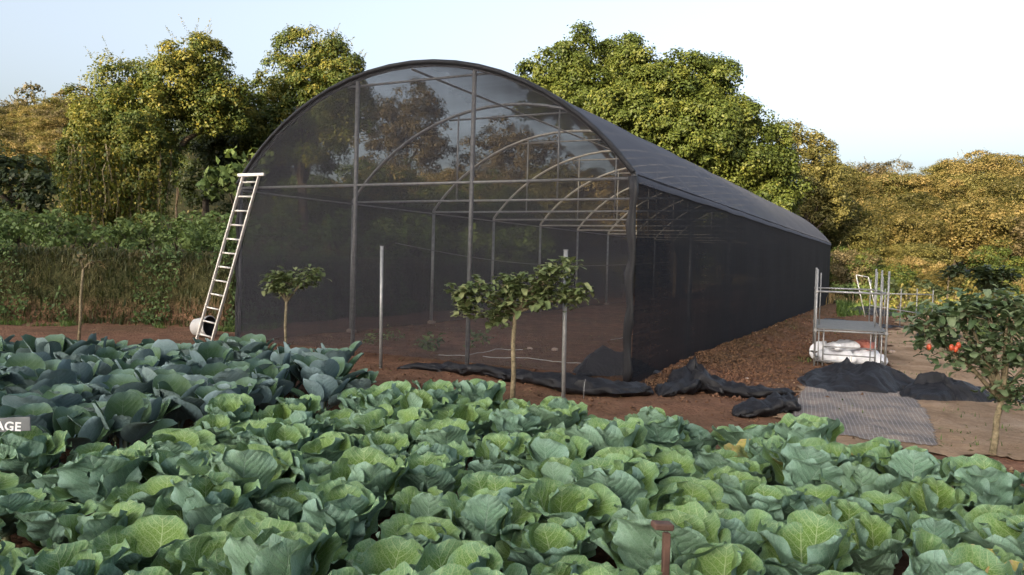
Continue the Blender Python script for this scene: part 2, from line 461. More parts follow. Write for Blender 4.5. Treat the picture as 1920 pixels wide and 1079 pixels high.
FM = {}
FM['vine'] = foliage('vine_leaves', [(.0, (.020, .036, .010)), (.4, (.05, .076, .018)), (.65, (.13, .13, .025)), (1, (.30, .235, .042))])
FM['fig'] = foliage('broad_tree_leaves', [(.0, (.022, .040, .010)), (.4, (.065, .088, .018)), (.75, (.135, .145, .03)), (1, (.24, .21, .05))])
FM['yel'] = foliage('yellowing_leaves', [(.0, (.045, .052, .017)), (.5, (.125, .115, .036)), (1, (.25, .20, .07))])
FM['dry'] = foliage('dry_bush_leaves', [(.0, (.05, .048, .016)), (.4, (.13, .11, .036)), (.8, (.24, .175, .068)), (1, (.32, .26, .14))], .42, .75)
FM['brown'] = foliage('brownish_leaves', [(.0, (.05, .042, .022)), (.5, (.105, .085, .045)), (1, (.17, .135, .08))])
FM['green'] = foliage('shrub_leaves', [(.0, (.045, .078, .024)), (.5, (.10, .15, .046)), (1, (.20, .24, .08))])
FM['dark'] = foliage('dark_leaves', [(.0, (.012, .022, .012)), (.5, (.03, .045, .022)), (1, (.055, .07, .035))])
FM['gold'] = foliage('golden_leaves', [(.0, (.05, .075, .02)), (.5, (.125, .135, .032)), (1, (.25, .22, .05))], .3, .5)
FM['sap'] = foliage('sapling_leaves', [(.0, (.04, .07, .03)), (.5, (.085, .13, .06)), (1, (.16, .20, .11))], .22)
FM['sapy'] = foliage('sapling_yellow_leaves', [(.0, (.06, .085, .032)), (.5, (.125, .165, .065)), (1, (.20, .22, .10))], .22)
FM['grass'] = foliage('grass_blades', [(.0, (.03, .04, .014)), (.4, (.075, .08, .028)), (.7, (.14, .11, .05)), (1, (.22, .16, .085))], .2)
FM['bankgrass'] = foliage('bank_grass_blades', [(.0, (.026, .038, .013)), (.45, (.065, .070, .026)), (.75, (.115, .10, .045)), (1, (.20, .16, .08))], .2)
FM['greengrass'] = foliage('green_grass_blades', [(.0, (.03, .06, .012)), (.5, (.07, .12, .025)), (1, (.13, .17, .05))], .25)

# ------------------------------------------------------------------ large trees
def tree(name, label, blobs, D, basepx, mat, r0_=.28, group=None, ntips=5, cat='tree', bark='bark', tr=True, **kw):
    b = atg(basepx, D); t = empty(name, b); tag(t, label, cat, group)
    bl = [pb(*q[:4], D + (q[4] if len(q) > 4 else 0)) for q in blobs]
    bl = [(x-b.x, y-b.y, z-b.z, a, c, e) for (x, y, z, a, c, e) in bl]
    crown('crown', bl, FM[mat], t, **kw)
    if tr:
        tips = [Vector(bl[i][:3]) for i in np.linspace(0, len(bl)-1, min(ntips, len(bl))).astype(int)]
        trunk_mesh('trunk', (0, 0, 0), tips, r0_, M[bark], t, .6)
    return t
tree('vine_covered_tree', 'vine-draped tree with a tall twiggy top and curtains of creeper, left of the ladder',
     [(370, 108, 62, 44), (345, 165, 75, 60), (295, 175, 60, 55, 1), (225, 165, 48, 55), (185, 235, 58, 62), (250, 240, 80, 70, -1),
      (170, 305, 50, 55, -.5), (275, 300, 60, 60, -1.2), (225, 330, 50, 55), (400, 190, 55, 55), (435, 215, 48, 48, 1), (150, 370, 22, 70), (195, 385, 26, 55, .4),
      (240, 385, 24, 55), (278, 380, 20, 55, -.6)], 27, 262, 'vine', .26, dens=7.5, rc=.46, per=200, leaf=.115, spikes=110, spk=.9, tone=.02, ntips=8)
vt = bpy.data.objects['vine_covered_tree']
hv = []; ht = []
for _ in range(260):
    px = random.choice([random.gauss(150, 16), random.gauss(200, 22), random.gauss(265, 24), random.uniform(120, 305)])
    p = at(px, random.uniform(270, 350), 25.6+random.uniform(-.5, 1.2)) - vt.location; L = random.uniform(.7, 2.2)
    if p.z-L < .05: L = p.z-.05
    w_ = random.uniform(.008, .028); a_ = random.uniform(0, 3.1); d_ = Vector((math.cos(a_), math.sin(a_), 0))*w_; q_ = p.copy(); n_ = 5; tn = random.uniform(.2, 1)
    for k_ in range(n_):
        r__ = q_ + Vector((random.gauss(0, .05), random.gauss(0, .05), -L/n_)); hv += [q_-d_, q_+d_, r__+d_, r__-d_]; ht.append(tn); q_ = r__
hc = np.array([tuple(v) for v in hv]).reshape(-1, 4, 3).mean(1); hc = np.repeat(hc, 7, 0) + RNG.normal(size=(len(hc)*7, 3))*np.array([.12, .12, .14])
hV, hQ = leaf_quads(hc, rvec(len(hc))+np.array([0, -.4, .3]), .14*RNG.uniform(.5, 1.3, len(hc)), .6, 1.0)
np_mesh('creeper_leaves', hV, hQ, FM['vine'], vt, RNG.uniform(0, .85, len(hc)))
np_mesh('hanging_vines', np.array([tuple(v) for v in hv]), np.arange(len(hv)).reshape(-1, 4), FM['brown'], vt, np.array(ht))
tree('vine_covered_tree', 'golden-topped bushy tree whose crown rises over the left slope of the shade house roof',
     [(592, 108, 62, 48), (640, 140, 48, 48), (548, 150, 50, 45), (610, 190, 85, 62), (530, 205, 45, 55, .6), (645, 205, 52, 55), (570, 265, 90, 60), (505, 265, 45, 50)],
     30, 575, 'vine', .22, dens=7.0, rc=.5, per=200, leaf=.12, spikes=80, spk=.8, tone=.14, ntips=6)
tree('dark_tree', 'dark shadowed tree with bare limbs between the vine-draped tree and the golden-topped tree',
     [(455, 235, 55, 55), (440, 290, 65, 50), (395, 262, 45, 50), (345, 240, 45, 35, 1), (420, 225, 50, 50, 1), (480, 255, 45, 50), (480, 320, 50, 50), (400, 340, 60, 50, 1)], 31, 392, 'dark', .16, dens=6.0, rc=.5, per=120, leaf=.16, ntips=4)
tree('broadleaf_tree', 'tall broadleaf tree with several rounded tops rising behind the right half of the shade house',
     [(1068, 108, 44, 44), (1015, 155, 30, 28, 1), (1095, 165, 55, 50), (1160, 100, 34, 36, 1), (1185, 140, 52, 45), (1045, 190, 55, 40), (1245, 150, 58, 45), (1320, 150, 52, 42, 1),
      (1345, 195, 40, 45), (1240, 205, 70, 60, -1), (1165, 215, 70, 55, -1), (1310, 245, 80, 60, -1), (1385, 235, 50, 48), (1270, 290, 80, 55), (1370, 300, 70, 60), (1430, 300, 52, 55, 1), (1440, 365, 55, 60, 1), (1340, 370, 80, 50, 1)],
     42, 1275, 'fig', .30, dens=4.2, rc=.72, per=250, leaf=.18, asp=.6, tone=.04, ntips=10)
tree('yellowing_tree', 'loose yellowish tree beyond the far end of the shade house, right of the broadleaf tree',
     [(1495, 262, 42, 30), (1530, 300, 34, 36), (1500, 325, 45, 40, 1), (1545, 350, 36, 45), (1505, 395, 50, 50, 1), (1560, 400, 30, 40)], 50, 1520, 'yel', .2, dens=4.0, rc=.6, per=150, leaf=.175, ntips=5)
tree('brown_tree', 'round brownish tree showing through the top of the front netting left of the middle post',
     [(770, 205, 62, 45), (720, 240, 50, 50), (800, 250, 60, 55), (750, 300, 80, 60)], 52, 765, 'brown', .25, dens=2.6, rc=.65, per=100, leaf=.19, ntips=4)
tree('brown_tree', 'brownish tree showing through the front netting right of the middle post',
     [(945, 255, 45, 40), (985, 285, 50, 45), (900, 310, 60, 50), (960, 340, 80, 55), (1040, 330, 55, 55)], 54, 955, 'brown', .25, dens=2.6, rc=.65, per=100, leaf=.19, ntips=4)
tree('leafy_shrub', 'pale green big-leaved shrub just behind the top of the ladder',
     [(430, 318, 55, 32), (470, 295, 38, 26), (395, 335, 34, 24), (440, 355, 50, 28), (480, 345, 30, 40)], 23, 440, 'green', .07, cat='shrub', dens=5, rc=.3, per=16, leaf=.26, asp=.62, tone=.12, ntips=4)
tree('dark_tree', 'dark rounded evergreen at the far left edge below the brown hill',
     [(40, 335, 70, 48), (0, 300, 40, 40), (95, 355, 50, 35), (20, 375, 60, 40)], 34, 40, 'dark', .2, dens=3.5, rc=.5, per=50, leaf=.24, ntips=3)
tree('golden_shrub', 'yellow sunlit bush at the far left edge above the green shrubs',
     [(55, 395, 34, 20), (20, 402, 24, 16), (85, 405, 26, 15)], 25, 50, 'gold', .05, cat='shrub', dens=9, rc=.2, per=18, leaf=.15, ntips=3)
tree('golden_shrub', 'bright yellow sunlit bush seen through the gap under the vine-draped tree',
     [(332, 285, 18, 40), (340, 320, 18, 30)], 36, 335, 'gold', .06, cat='shrub', dens=4, rc=.4, per=24, leaf=.22, ntips=2)
tree('brown_tree', 'airy brown tree on the hilltop at the far left with sky behind its twigs',
     [(60, 178, 22, 18), (45, 205, 34, 20), (75, 215, 30, 22), (30, 235, 36, 22)], 62, 55, 'brown', .13, dens=2.6, rc=.5, per=36, leaf=.26, spikes=20, ntips=4)
tree('brown_tree', 'flat-topped brown tree on the left hilltop against the vine-draped tree',
     [(150, 178, 26, 20), (120, 195, 30, 18), (165, 210, 32, 30), (110, 225, 34, 24), (140, 250, 40, 26)], 60, 140, 'brown', .15, dens=2.8, rc=.5, per=40, leaf=.28, ntips=4)

# --- prototypes copied over the hillsides
def bush_proto(mat, leaf, dens, per, blobs, rc=.45, tone=0, r0_=.1, **kw):
    t = empty('bush', (0, 0, 0))
    crown('crown', blobs, FM[mat], t, dens=dens, rc=rc, per=per, leaf=leaf, tone=tone, **kw)
    trunk_mesh('trunk', (0, 0, 0), [Vector(b[:3]) for b in blobs[:4]], r0_, M['bark'], t, .3, 6)
    return t
def rb(n, R_, Hh):
    o = []
    for i in range(n):
        a = random.uniform(0, 6.28); q = random.uniform(.2, .62)*R_
        o.append((math.cos(a)*q, math.sin(a)*q, Hh*random.uniform(.35, .78), R_*random.uniform(.36, .55), R_*random.uniform(.36, .55), Hh*random.uniform(.2, .32)))
    return o
def retire(p):
    for c in list(p.children): bpy.data.objects.remove(c)
    bpy.data.objects.remove(p)
hp = [bush_proto('dry', .13, 4.6, 100, rb(7, 2.6, 4.2), .5, spikes=8) for _ in range(3)]
hp += [bush_proto('yel', .13, 4.6, 100, rb(7, 2.4, 4.4), .5), bush_proto('brown', .13, 3.8, 85, rb(6, 2.2, 4.8), .5, spikes=14), bush_proto('vine', .13, 4.6, 100, rb(7, 2.6, 4.0), .5, tone=-.05)]
HL = ['straw-coloured dry bush on the sunlit slope right of the shade house', 'straw-coloured dry bush on the sunlit slope right of the shade house', 'straw-coloured dry bush on the sunlit slope right of the shade house',
      'yellow-green bush on the sunlit slope right of the shade house', 'brown twiggy tree on the sunlit slope right of the shade house', 'darker green bush on the sunlit slope right of the shade house']
HN = ['dry_bush', 'dry_bush', 'dry_bush', 'yellow_bush', 'twiggy_tree', 'green_bush']
cnt = 0
for row, (D, n, x0, x1) in enumerate([(44, 9, 1560, 1990), (50, 10, 1555, 1990), (57, 11, 1540, 1990), (65, 12, 1540, 1990), (74, 12, 1540, 1990), (84, 12, 1530, 1990), (95, 12, 1530, 1990), (104, 10, 1560, 1990)]):
    for i in range(n):
        px = x0 + (x1-x0)*(i+random.uniform(.1, .9))/n
        b = atg(px, D + random.uniform(-3, 3)); k = random.choices(range(6), [5, 5, 4, 3, 1.5, 1.0])[0]
        if D < 53: k = random.choice([5, 3, 0, 0])
        o = copy_tree(hp[k]); o.name = HN[k]; o.location = b - Vector((0, 0, .3)); o.rotation_euler = (0, 0, random.uniform(0, 6.28))
        s = random.choice([.6, .8, .9, 1.0, 1.1, 1.35, 1.6])*(.5 if D < 47 else .68 if D < 53 else 1); o.scale = (s*1.15, s*1.15, s*random.uniform(.75, 1.1))
        tag(o, HL[k], 'tree' if k == 4 else 'bush', 'bushes and trees on the right hillside')
# left hill and behind the house
for row, (D, n, x0, x1) in enumerate([(42, 4, -80, 190), (47, 5, -80, 190), (52, 5, -80, 200), (57, 5, -60, 200), (62, 5, -60, 200)]):
    for i in range(n):
        px = x0 + (x1-x0)*(i+random.uniform(.1, .9))/n
        b = atg(px, D + random.uniform(-2, 2)); k = random.choice([0, 4, 4, 1])
        o = copy_tree(hp[k]); o.name = HN[k]; o.location = b - Vector((0, 0, .3)); o.rotation_euler = (0, 0, random.uniform(0, 6.28))
        s = random.uniform(.6, .85); o.scale = (s*1.2, s*1.2, s*.75)
        tag(o, 'low brown scrub bush on the slope at the far left of the hill', 'bush', 'bushes on the left hillside')
for px, D, k, s in [(620, 40, 5, 1.3), (700, 44, 2, 1.3), (780, 42, 5, 1.25), (860, 46, 1, 1.3), (930, 44, 5, 1.2), (1010, 48, 3, 1.3), (1090, 50, 1, 1.4), (1170, 50, 2, 1.3), (1250, 54, 5, 1.3), (1420, 52, 5, 1.3), (1480, 56, 5, 1.2), (1540, 46, 5, .9), (1590, 42, 4, .8)]:
    b = atg(px, D); o = copy_tree(hp[k]); o.name = HN[k]; o.location = b-Vector((0, 0, .3)); o.scale = (s, s, s); o.rotation_euler = (0, 0, px)
    tag(o, 'leafy bush behind the shade house, seen dimly through the netting', 'bush', 'bushes behind the shade house')
for p in hp: retire(p)

# --- shrub band on the terrace
sp = [bush_proto('green', .13, 7, 22, rb(6, .95, 1.25), .2, r0_=.03, asp=.6, tone=t_) for t_ in (-.05, .05, 0)] + [bush_proto('green', .11, 7, 22, rb(5, .8, 1.0), .2, r0_=.03, tone=.1)]
k = 0
for (px, D, s) in [(-30, 20.0, 1), (40, 20.6, 1.05), (105, 20.2, 1), (165, 21, 1.05), (225, 20.3, .95), (280, 21, 1.0), (335, 20.4, 1), (385, 21, 1.0), (425, 20.3, .9),
                   (10, 23, 1.2), (130, 23.2, 1.1), (255, 23, 1.2), (360, 23.2, 1.2), (440, 22.6, 1.3), (510, 22, 1.25), (575, 22.6, 1.3), (640, 24, 1.4), (705, 25, 1.4), (770, 27, 1.5), (830, 29, 1.5), (890, 31, 1.5), (950, 33, 1.5), (1010, 35, 1.6)]:
    b = atg(px, D); o = copy_tree(sp[k % 4]); o.name = 'leafy_shrub'; o.location = b-Vector((0, 0, .12)); o.rotation_euler = (0, 0, k*2.1); o.scale = (s, s, s*random.uniform(.8, 1.05))
    if px < 440: tag(o, 'low green leafy shrub on top of the grassy bank left of the ladder', 'shrub', 'green shrubs along the bank top')
    else: tag(o, 'green shrub on the bank seen through the netting of the shade house', 'shrub', 'green shrubs along the bank behind the netting')
    k += 1
for p in sp: retire(p)
# --- yellow sunlit shrubs and dark ones at right middle distance
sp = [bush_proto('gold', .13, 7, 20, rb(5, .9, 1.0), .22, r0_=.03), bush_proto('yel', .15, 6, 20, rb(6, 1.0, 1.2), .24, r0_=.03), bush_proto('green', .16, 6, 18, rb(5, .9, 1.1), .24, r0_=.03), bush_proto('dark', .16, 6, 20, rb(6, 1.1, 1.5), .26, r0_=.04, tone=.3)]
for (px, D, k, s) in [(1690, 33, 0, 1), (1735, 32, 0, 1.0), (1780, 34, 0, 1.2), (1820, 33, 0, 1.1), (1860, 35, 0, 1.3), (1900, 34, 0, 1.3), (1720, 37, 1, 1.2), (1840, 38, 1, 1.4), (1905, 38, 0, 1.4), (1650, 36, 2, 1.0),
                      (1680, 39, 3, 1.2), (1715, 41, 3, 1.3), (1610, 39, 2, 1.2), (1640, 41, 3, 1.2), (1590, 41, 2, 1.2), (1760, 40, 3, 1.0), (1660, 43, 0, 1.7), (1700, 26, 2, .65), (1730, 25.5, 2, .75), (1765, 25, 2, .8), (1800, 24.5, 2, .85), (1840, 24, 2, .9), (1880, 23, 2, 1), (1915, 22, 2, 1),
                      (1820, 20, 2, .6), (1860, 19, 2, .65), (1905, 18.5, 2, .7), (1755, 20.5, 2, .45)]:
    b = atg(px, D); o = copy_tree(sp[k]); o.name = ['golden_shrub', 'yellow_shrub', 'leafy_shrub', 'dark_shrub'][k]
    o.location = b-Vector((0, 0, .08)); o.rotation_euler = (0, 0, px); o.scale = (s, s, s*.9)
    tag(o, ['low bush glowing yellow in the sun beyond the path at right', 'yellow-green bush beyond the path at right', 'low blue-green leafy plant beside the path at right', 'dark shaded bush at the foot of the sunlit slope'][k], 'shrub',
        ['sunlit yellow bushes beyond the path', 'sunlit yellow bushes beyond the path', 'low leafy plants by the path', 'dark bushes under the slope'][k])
for p in sp: retire(p)

# ------------------------------------------------------------------ grass
def blades(name, X, Y, hmin, hmax, wd, mat, lean=.5, rnd=None, down=0):
    n = len(X); Z = hgt(X, Y); a = RNG.uniform(0, 6.28, n); L = RNG.uniform(hmin, hmax, n)
    d = np.stack([np.cos(a), np.sin(a), np.zeros(n)], 1); s = np.stack([-np.sin(a), np.cos(a), np.zeros(n)], 1)
    ln = RNG.uniform(.1, lean, n)[:, None]; P = np.stack([X, Y, Z-.02], 1); u = np.array([0, 0, 1.0])
    p1 = P + (u*(1-ln*.3)+d*ln*.4)*L[:, None]*.55; p2 = P + (u*(1-ln*.8-down)+d*ln*1.2)*L[:, None]
    w_ = wd*RNG.uniform(.6, 1.4, n)[:, None]
    V = np.stack([P-s*w_, P+s*w_, p1+s*w_*.8, p1-s*w_*.8, p2+s*w_*.15, p2-s*w_*.15], 1).reshape(-1, 3)
    b = np.arange(n)[:, None]*6
    q = np.concatenate([b+np.array([[0, 1, 2, 3]]), b+np.array([[3, 2, 4, 5]])], 1).reshape(-1, 4)
    r = RNG.uniform(0, 1, n) if rnd is None else rnd
    return np_mesh(name, V, q, mat, None, np.repeat(r, 2))
cand = RNG.uniform([-16, 16.6], [4, 36], (240000, 2)); dd = bank_d(cand[:, 0], cand[:, 1])
k = (dd > -.05) & (dd < 1.0); c = cand[k]
r = np.clip(.36 + .75*fbm(c[:, 0]*1.1, c[:, 1]*1.1+dd[k]*1.5, 4, 70) + RNG.uniform(-.3, .3, len(c)) + .15*sst(.6, 1, dd[k]), 0, 1)
o = blades('bank_grass', c[:, 0], c[:, 1], .16, .42, .011, FM['bankgrass'], .9, r, .35)
tag(o, 'dry tangled grass hanging over the earth bank', 'grass', kind='stuff')
k = (dd > -.1) & (dd < 1.1) & (fbm(cand[:, 0]*1.3+5, cand[:, 1]*1.3, 4, 81) + .25*vn(cand[:, 0]*5, cand[:, 1]*5, 4) > .12); c = cand[k][:26000]
wz = hgt(c[:, 0], c[:, 1]) + RNG.uniform(.02, .30, len(c))*(.4+vn(c[:, 0]*2, c[:, 1]*2, 8))
wV, wQ = leaf_quads(np.stack([c[:, 0], c[:, 1]-.1, wz], 1), (lambda q: q/np.linalg.norm(q, axis=1, keepdims=True))(rvec(len(c))*.7+np.array([.1, -.6, .6])), .085*RNG.uniform(.5, 1.5, len(c)), .6, .5)
o = np_mesh('bank_weeds', wV, wQ, FM['green'], None, np.clip(RNG.uniform(-.25, .65, len(c)), 0, 1))
tag(o, 'leafy weeds trailing in patches down the face of the bank', 'weeds', kind='stuff')
k = (dd > .8) & (dd < 3.2); c = cand[k][::1]
o = blades('terrace_grass', c[:, 0], c[:, 1], .08, .24, .010, FM['grass'], .8)
tag(o, 'pale grass along the top of the bank', 'grass', kind='stuff')
k = (dd < 0.05) & (dd > -.9) & (cand[:, 0] < -5.5); c = cand[k]; kk = fbm(c[:, 0]*1.6, c[:, 1]*1.6, 4, 77) > .14; c = c[kk]
o = blades('foot_grass', c[:, 0], c[:, 1], .06, .2, .010, FM['greengrass'], .8)
tag(o, 'patches of green grass at the foot of the bank', 'grass', kind='stuff')
q = [G(1566, 560), G(1570, 596), G(1640, 590), G(1665, 560), G(1640, 552)]
c = RNG.uniform([11, 22], [26, 44], (60000, 2)); c = c[inpoly(c[:, 0], c[:, 1], [(p.x, p.y) for p in q])]
o = blades('green_grass', c[:, 0], c[:, 1], .12, .4, .016, FM['greengrass'], .7)
tag(o, 'green grass at the far end of the shade house', 'grass', kind='stuff')
c = RNG.uniform([8, 36], [70, 70], (30000, 2)); c = c[c[:, 0] > 14]
o = blades('hill_grass', c[:, 0], c[:, 1], .3, .9, .03, FM['grass'], .8, np.clip(RNG.normal(.75, .2, len(c)), 0, 1))
tag(o, 'dry straw grass between the bushes on the right hillside', 'grass', kind='stuff')
c = RNG.uniform([-60, 26], [-14, 66], (9000, 2))
o = blades('hill_grass', c[:, 0], c[:, 1], .12, .35, .025, FM['grass'], .9, np.clip(RNG.normal(.55, .2, len(c)), 0, 1))
tag(o, 'dry straw grass on the left hillside', 'grass', kind='stuff')

# ------------------------------------------------------------------ clods
def clods(name, X, Y, s0, s1, mat):
    n = len(X); base = np.array([(1, 0, 0), (-1, 0, 0), (0, 1, 0), (0, -1, 0), (0, 0, 1), (0, 0, -1)], float)
    fc = np.array([(0, 2, 4), (2, 1, 4), (1, 3, 4), (3, 0, 4), (2, 0, 5), (1, 2, 5), (3, 1, 5), (0, 3, 5)])
    sz = s0 + (s1-s0)*RNG.uniform(0, 1, n)**3
    A = base[None]*RNG.uniform(.6, 1.3, (n, 6, 1)) + RNG.normal(size=(n, 6, 3))*.18
    V = A*sz[:, None, None]*np.array([1, 1, .7]) + np.stack([X, Y, hgt(X, Y)+sz*.25], 1)[:, None]
    F_ = (np.arange(n)[:, None, None]*6 + fc[None]).reshape(-1, 3)
    o = np_mesh(name, V.reshape(-1, 3), F_, mat)
    return o
n = 9000; s_ = RNG.uniform(-.3, 24, n)*RNG.uniform(.15, 1, n); q_ = RNG.normal(.8, .75, n)
q_ = np.where(q_ < .12, .12+np.abs(q_-.12)*.5, q_)
X = C_R.x + HF.x*q_ + HS.x*s_; Y = C_R.y + HF.y*q_ + HS.y*s_
o = clods('soil_clods', X, Y, .008, .055, M['ground']); tag(o, 'loose reddish clods of dug soil along the right wall of the shade house', 'soil', kind='stuff')
n = 6000; s_ = RNG.uniform(-4.2, 6, n); q_ = RNG.uniform(-7.5, 3.5, n)
X = C_R.x + HF.x*q_ + HS.x*s_; Y = C_R.y + HF.y*q_ + HS.y*s_
o = clods('soil_clods', X, Y, .006, .035, M['ground']); tag(o, 'small reddish clods scattered before and inside the shade house', 'soil', kind='stuff')
n = 7000; X = RNG.uniform(3.2, 13, n); Y = RNG.uniform(5.2, 24, n); kk = fbm(X*1.1, Y*1.1, 4, 44) + .5*fbm(X*5, Y*5, 2, 45) > .06; X = X[kk]; Y = Y[kk]
o = clods('path_clods', X, Y, .005, .032, M['path']); tag(o, 'crumbs of dry earth scattered over the path', 'soil', kind='stuff')
n = 2600; X = RNG.uniform(-6, 13, n); Y = RNG.uniform(5.5, 24, n); kk = (fbm(X*.8, Y*.8, 3, 46) > -.05) & (bank_d(X, Y) < 0); X = X[kk]; Y = Y[kk]
lV, lQ = leaf_quads(np.stack([X, Y, hgt(X, Y)+.022], 1), (lambda q: q/np.linalg.norm(q, axis=1, keepdims=True))(rvec(len(X))*.35+np.array([0, 0, 1.0])), .055*RNG.uniform(.4, 1.3, len(X)), .5)
o = np_mesh('leaf_litter', lV, lQ, FM['dry'], None, RNG.uniform(0, 1, len(X))); tag(o, 'dead leaves scattered over the soil and path', 'leaf litter', kind='stuff')
c = RNG.uniform([4, 6], [13.5, 25], (60000, 2)); c = c[fbm(c[:, 0]*1.4, c[:, 1]*1.4, 4, 47) > .36][:2600]
o = blades('path_weeds', c[:, 0], c[:, 1], .03, .12, .008, FM['greengrass'], .9); tag(o, 'small tufts of grass on the soil and path', 'grass', kind='stuff')
def rock(loc, s, lab):
    mb = MB(); n = 9; m_ = 12; P = np.zeros((n, m_, 3)); sd = random.random()*50
    for i in range(n):
        th = math.pi*i/(n-1)
        for j in range(m_):
            ph = 2*math.pi*j/(m_-1); d = Vector((math.sin(th)*math.cos(ph), math.sin(th)*math.sin(ph), math.cos(th)))
            rr = 1+.35*float(fbm(np.array([d.x*1.3+sd]), np.array([d.y*1.3+d.z+sd]), 2, 5)[0]); P[i, j] = (d.x*s*rr, d.y*s*.8*rr, d.z*s*.6*rr)
    mb.grid(P); o = mb.build('stone', M['stone']); o.location = Vector(loc)+Vector((0, 0, s*.25)); tag(o, lab, 'stone', 'pale stones on the soil'); return o
for px, py, s, lab in [(1400, 710, .035, 'small pale stone on the dug soil right of the shade house corner'), (1272, 699, .04, 'pale stone against the base of the right netting wall'), (993, 653, .06, 'pinkish stone inside the shade house left of the right pole'), (1040, 656, .07, 'pale stone inside the shade house beside the right pole'), (1672, 663, .07, 'pale stone beside the metal bench near the black tarp')]:
    rock(on(px, py), s, lab)

# ------------------------------------------------------------------ shade house
RISE = 1.90; EAVE = 3.0; RAD = ((WID/2)**2 + RISE**2)/(2*RISE)
def arcz(u): return EAVE + math.sqrt(RAD**2 - (u-WID/2)**2) - (RAD-RISE)
house = empty('shade_house', C_L, math.atan2(HF.y, HF.x))
tag(house, 'long arched shade house of black netting over a pipe frame', 'shade house')
LEN = BAY*NB
US = [WID/2 - WID/2*math.cos(math.pi*i/28) for i in range(29)]
frame = None
def make_arch(front):
    mb = MB(); pr = .034
    mb.tube([(u, 0, arcz(u)) for u in US], pr, 8)
    a = mb.build('arch', M['pipe'] if not front else M['pipe_dark'], house)
    def part(nm, p, q, r, mat):
        b = MB(); b.tube([p, q], r, 8); return b.build(nm, M[mat], a)
    part('post', (0, 0, -.2), (0, 0, EAVE), .04, 'pipe_dark' if front else 'pipe'); part('post', (WID, 0, -.2), (WID, 0, EAVE), .04, 'pipe_dark' if front else 'pipe')
    part('tie_beam', (.04, .0, EAVE-.04), (WID-.04, 0, EAVE-.04), .022, 'pipe')
    u1, u2 = 2.74, 5.06; zc = arcz(u1)-.10
    part('collar_beam', (u1-.25, .045, zc), (u2+.25, .045, zc), .02, 'pipe_dark' if front else 'pipe')
    for u in (u1, u2):
        if front: part('post', (u, -.0, -.2), (u, 0, arcz(u)-.03), .037, 'pipe_dark')
        else: part('hanger', (u, -.0, EAVE-.04), (u, 0, arcz(u)-.03), .018, 'pipe')
    for u in ((0, WID) if not front else ()):
        b = MB(); b.tube([(u, 0, -.1), (u, 0, .05), (u, 0, .08)], [.16, .13, .06], 10); b.build('footing', M['footing'], a)
    return a
af = make_arch(True); am = make_arch(False)
for i in range(1, NB+1):
    a = am if i == 1 else copy_tree(am, house); a.location = (0, BAY*i, 0)
def hp_(nm, p, q, r, mat='pipe'):
    b = MB(); b.tube([p, q], r, 8); return b.build(nm, M[mat], house)
hp_('ridge_pipe', (WID/2, -.02, EAVE+RISE-.06), (WID/2, LEN+.02, EAVE+RISE-.06), .022)
for u in (0.06, WID-.06): hp_('eave_pipe', (u, 0, EAVE-.09), (u, LEN, EAVE-.09), .016, 'pipe_dark')
# nets
nU = 57; nV = NB*8+1
P = np.zeros((nV, nU, 3)); UVq = np.zeros((nV, nU, 2))
for j in range(nV):
    y = LEN*j/(nV-1); ph = (j/8.0) % 1
    for i in range(nU):
        t = i/(nU-1); u = WID/2 - (WID/2+.03)*math.cos(math.pi*t)
        uc = min(max(u, 0), WID); z = arcz(uc)+.078
        if i in (0, nU-1): u += -.05 if i == 0 else .05; z = EAVE-.10
        sag = math.sin(math.pi*ph)**2*.030*(math.sin(math.pi*t)**.5 if 0 < t < 1 else 0)
        sag += .02*float(vn(np.array([u*1.4]), np.array([y*.9]), 5)[0])
        P[j, i] = (u, y-.05+(.1*j/(nV-1)), z - sag)
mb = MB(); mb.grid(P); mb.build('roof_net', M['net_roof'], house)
# front end net (filled arch), bulging a little between posts
def end_net(y, nm, mat, zmin=.06, sgn=-1):
    nu, nz = 60, 40; P = np.zeros((nz, nu, 3))
    for i in range(nu):
        u = WID*i/(nu-1); zt = arcz(u)+.035
        for j in range(nz):
            z = zmin + (zt-zmin)*j/(nz-1)
            b = .02 + .05*abs(math.sin(u/WID*math.pi*3.2))*math.sin(math.pi*min(1, z/3.0))
            b += .02*float(vn(np.array([u*2.5]), np.array([z*.8]), 8)[0])
            P[j, i] = (u, y + sgn*(.055+b*.6), z)
    mb = MB(); mb.grid(P); return mb.build(nm, mat, house)
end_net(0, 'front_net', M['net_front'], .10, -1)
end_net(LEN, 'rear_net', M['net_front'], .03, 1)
def side_net(u, nm, sgn):
    nv, nz = NB*10+1, 24; P = np.zeros((nv, nz, 3))
    for j in range(nv):
        y = LEN*j/(nv-1); ph = (j/10.0) % 1
        for i in range(nz):
            z = -.03 + (EAVE+.05)*i/(nz-1)
            b = .045 + .05*math.sin(math.pi*i/(nz-1))*math.sin(math.pi*ph)*float(vn(np.array([y*.6]), np.array([z*.7]), 3)[0])
            b += .03*float(vn(np.array([y*2.2]), np.array([z*.5]), 13)[0])*math.sin(math.pi*i/(nz-1))
            P[j, i] = (u + sgn*b, y, z)
    mb = MB(); mb.grid(P); return mb.build(nm, M['net_side'], house)
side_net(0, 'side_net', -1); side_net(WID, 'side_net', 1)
# black hem bands gathered on the front edges
mb = MB(); mb.tube([(u, -.06, arcz(u)+.035) for u in US], .042, 8); mb.build('roof_hem', M['net_cloth'], house)
for u in (0, WID):
    mb = MB(); n = 14
    mb.tube([(u+.02*math.sin(i*1.7), -.05+.015*math.cos(i*2.3), -.02+EAVE*i/(n-1)) for i in range(n)], [(.062 if u else .03)+(.014 if u else .006)*math.sin(i*2.1) for i in range(n)], 9)
    mb.build('corner_hem', M['net_cloth'], house)
